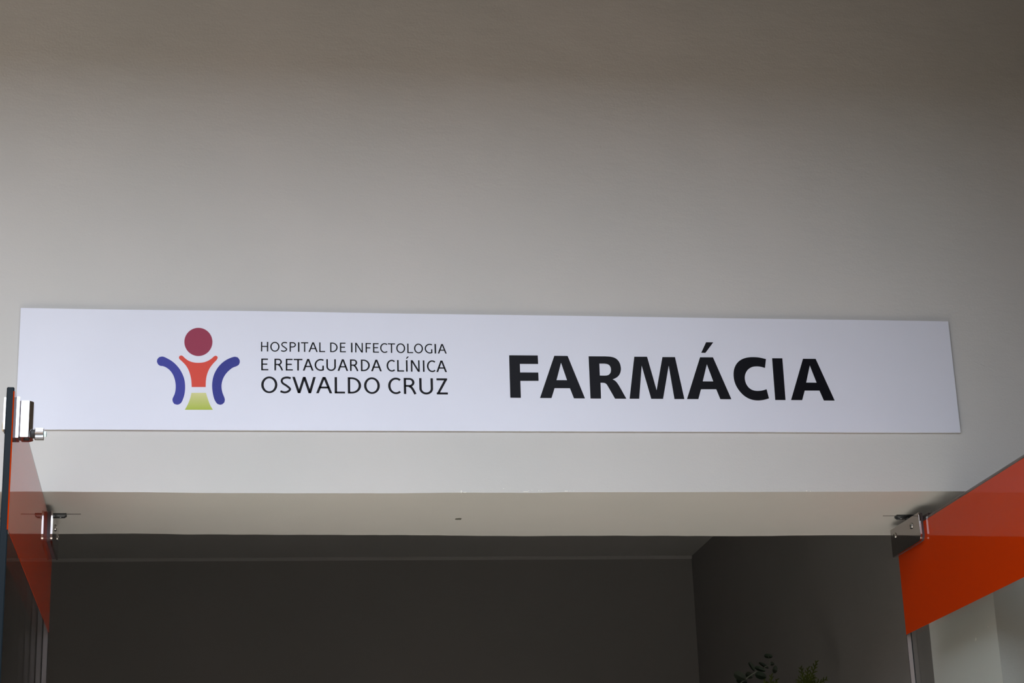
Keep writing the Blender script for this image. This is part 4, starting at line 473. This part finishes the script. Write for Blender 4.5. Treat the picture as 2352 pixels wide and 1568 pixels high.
# lock at the upper free corner of the left leaf
LK = empty('lock', (0, 0, 0), parent=DL.root, label='bright metal latch box with knurled knob')
W_ = DL.W; zl0, zl1 = 2.0262, 2.0850
bm = bmesh.new(); ext(bm, rounded(W_-.030, W_-.0005, zl0, zl1, .006, ('bl', 'tl')), .0005, .0040); DL.add('gasket', bm, GASKET, parent=LK)
bm = bmesh.new(); ext(bm, rounded(W_-.030, W_-.0000, zl0, zl1+.001, .006, ('bl', 'tl')), .0040, .0082, .0006); DL.add('clamp_plate', bm, CHROME, parent=LK)
bm = bmesh.new(); ext(bm, rounded(W_-.029, W_-.0010, zl0+.002, zl1-.005, .006, ('bl', 'tl')),   .0082, .0104); DL.add('gasket', bm, GASKET, parent=LK)
# latch body: box with chamfered outer side and an open bore underneath
bm = bmesh.new()
sec = [(.0104, 0), (.0212, 0), (.0272, .0060), (.0272, .0240), (.0212, .029), (.0104, .029)]
a = [bm.verts.new((W_+.0010-tt, n, zl0+.001)) for n, tt in sec]; b = [bm.verts.new((W_+.0010-tt, n, zl1-.005)) for n, tt in sec]
bm.faces.new(a); bm.faces.new(b[::-1])
for k in range(6): bm.faces.new((a[k], b[k], b[(k+1)%6], a[(k+1)%6]))
bmesh.ops.bevel(bm, geom=list(bm.edges), offset=.0006, segments=2, affect='EDGES')
DL.add('latch_body', bm, CHROME, parent=LK)
bm = bmesh.new(); lathe(bm, [(0, .0046), (.0012, .0046), (.0013, .0036), (.0003, .0034)], (W_-.012, .0185, zl0+.0012), (0, 0, -1), 20); DL.add('bore', bm, DARKST, parent=LK)
kz, kt = 2.0338, W_-.0085
bm = bmesh.new(); lathe(bm, [(-.001, .0062), (.0035, .0062), (.0035, .0085), (.0042, .0085)], (kt, .0265, kz), (0, 1, 0), 24); DL.add('knob_collar', bm, HOLE, parent=LK)
bm = bmesh.new(); N = 36; rings = []                     # knurled knob: raised diamond pattern as geometry
rows = [(0, .0078, 0)] + [(.0008 + .0108*k/12, .0086, 1) for k in range(13)] + [(.0124, .0076, 0), (.0126, .003, 0)]
for i, (d, r, kn) in enumerate(rows):
    ring = []
    for k in range(N*2):
        a_ = math.pi*k/N; rr = r + (.00035 if (k+i) % 2 else -.00025)*kn
        ring.append(bm.verts.new((kt + rr*math.cos(a_), .0302+d, kz + rr*math.sin(a_))))
    rings.append(ring)
for i in range(len(rings)-1):
    for k in range(N*2): bm.faces.new((rings[i][k], rings[i][(k+1)%(2*N)], rings[i+1][(k+1)%(2*N)], rings[i+1][k]))
bm.faces.new(rings[0][::-1]); bm.faces.new(rings[-1]); DL.add('knob', bm, CHROME, parent=LK)
bm = bmesh.new(); lathe(bm, [(0, .0044), (.0024, .0044), (.0030, .0036)], (kt, .0430, kz), (0, 1, 0), 6); DL.add('knob_screw', bm, ZINC, parent=LK)
# plate on the outer face of the pane
bm = bmesh.new(); ext(bm, rounded(W_-.030, W_-.0005, zl0+.012, zl1, .006, ('bl', 'tl')), -.0108, -.0135, .0006); DL.add('clamp_plate', bm, CHROME, parent=LK)
bm = bmesh.new(); lathe(bm, [(0, .0075), (.0014, .0075), (.0022, .0060)], (kt-.01, -.0135, zl0+.021), (0, -1, 0), 20); DL.add('rear_cap', bm, mat('brass', (.55, .42, .2), .3, metal=.9), parent=LK)

# ------------------------------------------------------------------ pivot brackets let into the lintel
def bracket(x, y, z, label, sl):
    b = empty('pivot_bracket', (x, y, z), label=label, cat='bracket', group='pivot brackets let into the lintel')
    bm = bmesh.new()
    w0, w1, d = .0245, .0175, .0062
    for yy0, yy1 in ((-.0075, .0075),):
        lo = [bm.verts.new(p) for p in ((-w0, yy0, -.0030), (w0, yy0, -.0030), (w0, yy1, -.0030), (-w0, yy1, -.0030))]
        hi = [bm.verts.new(p) for p in ((-w0, yy0, .0012), (w0, yy0, .0012), (w0, yy1, .0012), (-w0, yy1, .0012))]
        bt = [bm.verts.new(p) for p in ((-w1-.003, yy0+.002, -d), (w1+.003, yy0+.002, -d), (w1+.003, yy1-.001, -d), (-w1-.003, yy1-.001, -d))]
        bm.faces.new(hi[::-1]); bm.faces.new(bt)
        for k in range(4):
            j = (k+1) % 4; bm.faces.new((lo[k], lo[j], hi[j], hi[k])); bm.faces.new((bt[k], bt[j], lo[j], lo[k]))
    link('bracket_body', bm_mesh(bm, 'bracket_body'), DARKST, parent=b)
    for s_ in (-1, 1):
        bm = bmesh.new(); a0, a1 = sorted((s_*.0246, s_*.0495)); box(bm, a0, a1, -.0005, .0005, -.0005, .0012)
        link('saw_slot', bm_mesh(bm, 'saw_slot'), HOLE, parent=b)
    for s_ in (-1, 1):
        bm = bmesh.new(); lathe(bm, [(0, .0028), (.0006, .0026)], (s_*.0135, 0, -d), (0, 0, -1), 14)
        link('bracket_screw', bm_mesh(bm, 'bracket_screw'), CHROME, parent=b)
bracket(.0025, .1683, 2.1005, 'small steel pivot bracket in the lintel above the left door', 0)
bracket(1.5968, .1768, 2.0972, 'small steel pivot bracket in the lintel above the right door', 0)

# ------------------------------------------------------------------ greenery arrangement inside the room
GY = 1.0
AR = empty('foliage_arrangement', (1.50, GY, 0), label='eucalyptus and cypress sprigs in a tall floor vase inside the dim room', cat='plant')
def arr(name, me, m, par=None, label=None, smooth=False):
    o = link(name, me, m, label=label, smooth=smooth); o.parent = par or AR
    if par is None: o.matrix_parent_inverse = Matrix.Translation(-Vector((1.5, GY, 0)))
    return o
bm = bmesh.new(); lathe(bm, [(0, .11), (.02, .125), (.25, .13), (.7, .10), (1.05, .062), (1.15, .055), (1.2, .062), (1.2, .055), (1.15, .048), (.9, .04)], (1.50, GY, 0), (0, 0, 1), 32)
arr('vase', bm_mesh(bm, 'vase'), VASE, smooth=True)
stem = [(1.4505, 1.8769), (1.4693, 1.9042), (1.483, 1.914), (1.5008, 1.9251), (1.5224, 1.9362), (1.5414, 1.9448), (1.5375, 1.9619)]
bm = bmesh.new()
tube(bm, [(1.495, GY, 1.15), (1.46, GY, 1.5), (1.435, GY, 1.78)] + [(x, GY, z) for x, z in stem[:-1]], .0022, .0009)
EU = arr('eucalyptus_branch', bm_mesh(bm, 'eucalyptus_branch'), STEM)
bm = bmesh.new(); tube(bm, [(1.5414, GY, 1.9448), (1.539, GY, 1.953), (1.5376, GY, 1.9628)], .0009, .0006); arr('twig', bm_mesh(bm, 'twig'), STEM, par=EU)
leaves = [((1.5376, 1.9628), 10.3, 5.5, -5, 1, 0), ((1.4967, 1.9397), 11.9, 4.6, -58, 1, 0), ((1.5262, 1.9424), 13.3, 3.9, -30, 1, .004), ((1.515, 1.9331), 13.3, 5.5, -18, 1, -.003), ((1.5172, 1.9192), 13.6, 8.7, -15, 1, .003), ((1.4913, 1.9205), 9.5, 7.5, -20, 2, .006), ((1.4664, 1.9174), 15.1, 9.7, -25, 2, -.004), ((1.4722, 1.9079), 13.3, 7.3, -10, 1, .004), ((1.5467, 1.9466), 6.3, 4.4, 0, 3, .008), ((1.5535, 1.9333), 6.1, 9.1, -20, 3, .009), ((1.447, 1.893), 14, 9, 15, 2, .003), ((1.478, 1.888), 13, 8, -30, 1, -.002)]
for i, ((x, z), a, b, ang, k, dy) in enumerate(leaves):
    bm = bmesh.new(); n = 18; an = math.radians(ang); ctr = bm.verts.new((x, GY+dy+.002, z)); ring = []
    for q in range(n):
        t = 2*math.pi*q/n; u = a/1000*math.cos(t); v = b/1000*math.sin(t)*(1-.15*math.cos(t))
        ring.append(bm.verts.new((x + u*math.cos(an) - v*math.sin(an), GY + dy - .002*abs(math.sin(t)) + .0015*math.cos(t), z + u*math.sin(an) + v*math.cos(an))))
    for q in range(n): bm.faces.new((ctr, ring[q], ring[(q+1)%n]))
    ex = bmesh.ops.solidify(bm, geom=list(bm.faces), thickness=.0004)
    arr('leaf', bm_mesh(bm, 'leaf'), LEAFP if k > 1 else LEAF, par=EU)
def cypress(base, mains):
    # a feathery flat spray: scale-clad branchlets alternating along each main shoot
    bm = bmesh.new(); rd = random.Random(int(base[0]*9999))
    def seg(p, q, r0, r1):
        tube(bm, [p, p.lerp(q, .5), q], r0*1.35, r1*1.5, 5)
    def shoot(p, q, r, lev):
        seg(p, q, r, r*.6); L = (q-p).length; d = (q-p).normalized(); n = max(2, int(L/(.0040 if lev else .0046)))
        if lev > 1 or L < .005:
            return
        for k in range(1, n+1):
            t = k/(n+.3); s_ = 1 if k % 2 else -1
            ang = math.radians(rd.uniform(30, 48))*s_; c, s2 = math.cos(ang), math.sin(ang)
            dd = Vector((d.x*c - d.z*s2, rd.uniform(-.15, .15), d.x*s2 + d.z*c))
            ll = min(L*.42, .020 if lev == 0 else .009)*(1.05-.75*t)*rd.uniform(.75, 1.15)
            if ll > .0018: shoot(p.lerp(q, t), p.lerp(q, t) + dd*ll, r*.85, lev+1)
    b = Vector((base[0], GY, base[1]))
    tube(bm, [(1.505, GY, 1.15), (base[0]-.015, GY, 1.6), b], .0022, .0016, 6)
    for (x, z) in mains: shoot(b.copy(), Vector((x, GY + rd.uniform(-.006, .006), z)), .0013, 0)
    arr('cypress_sprig', bm_mesh(bm, 'cypress_sprig'), THUJA)
cypress((1.536, 1.880), [(1.5407, 1.9202), (1.556, 1.911), (1.522, 1.908)])
cypress((1.6194, 1.880), [(1.652, 1.9504), (1.6135, 1.9382), (1.631, 1.936), (1.6425, 1.9169), (1.6721, 1.9102), (1.602, 1.909)])
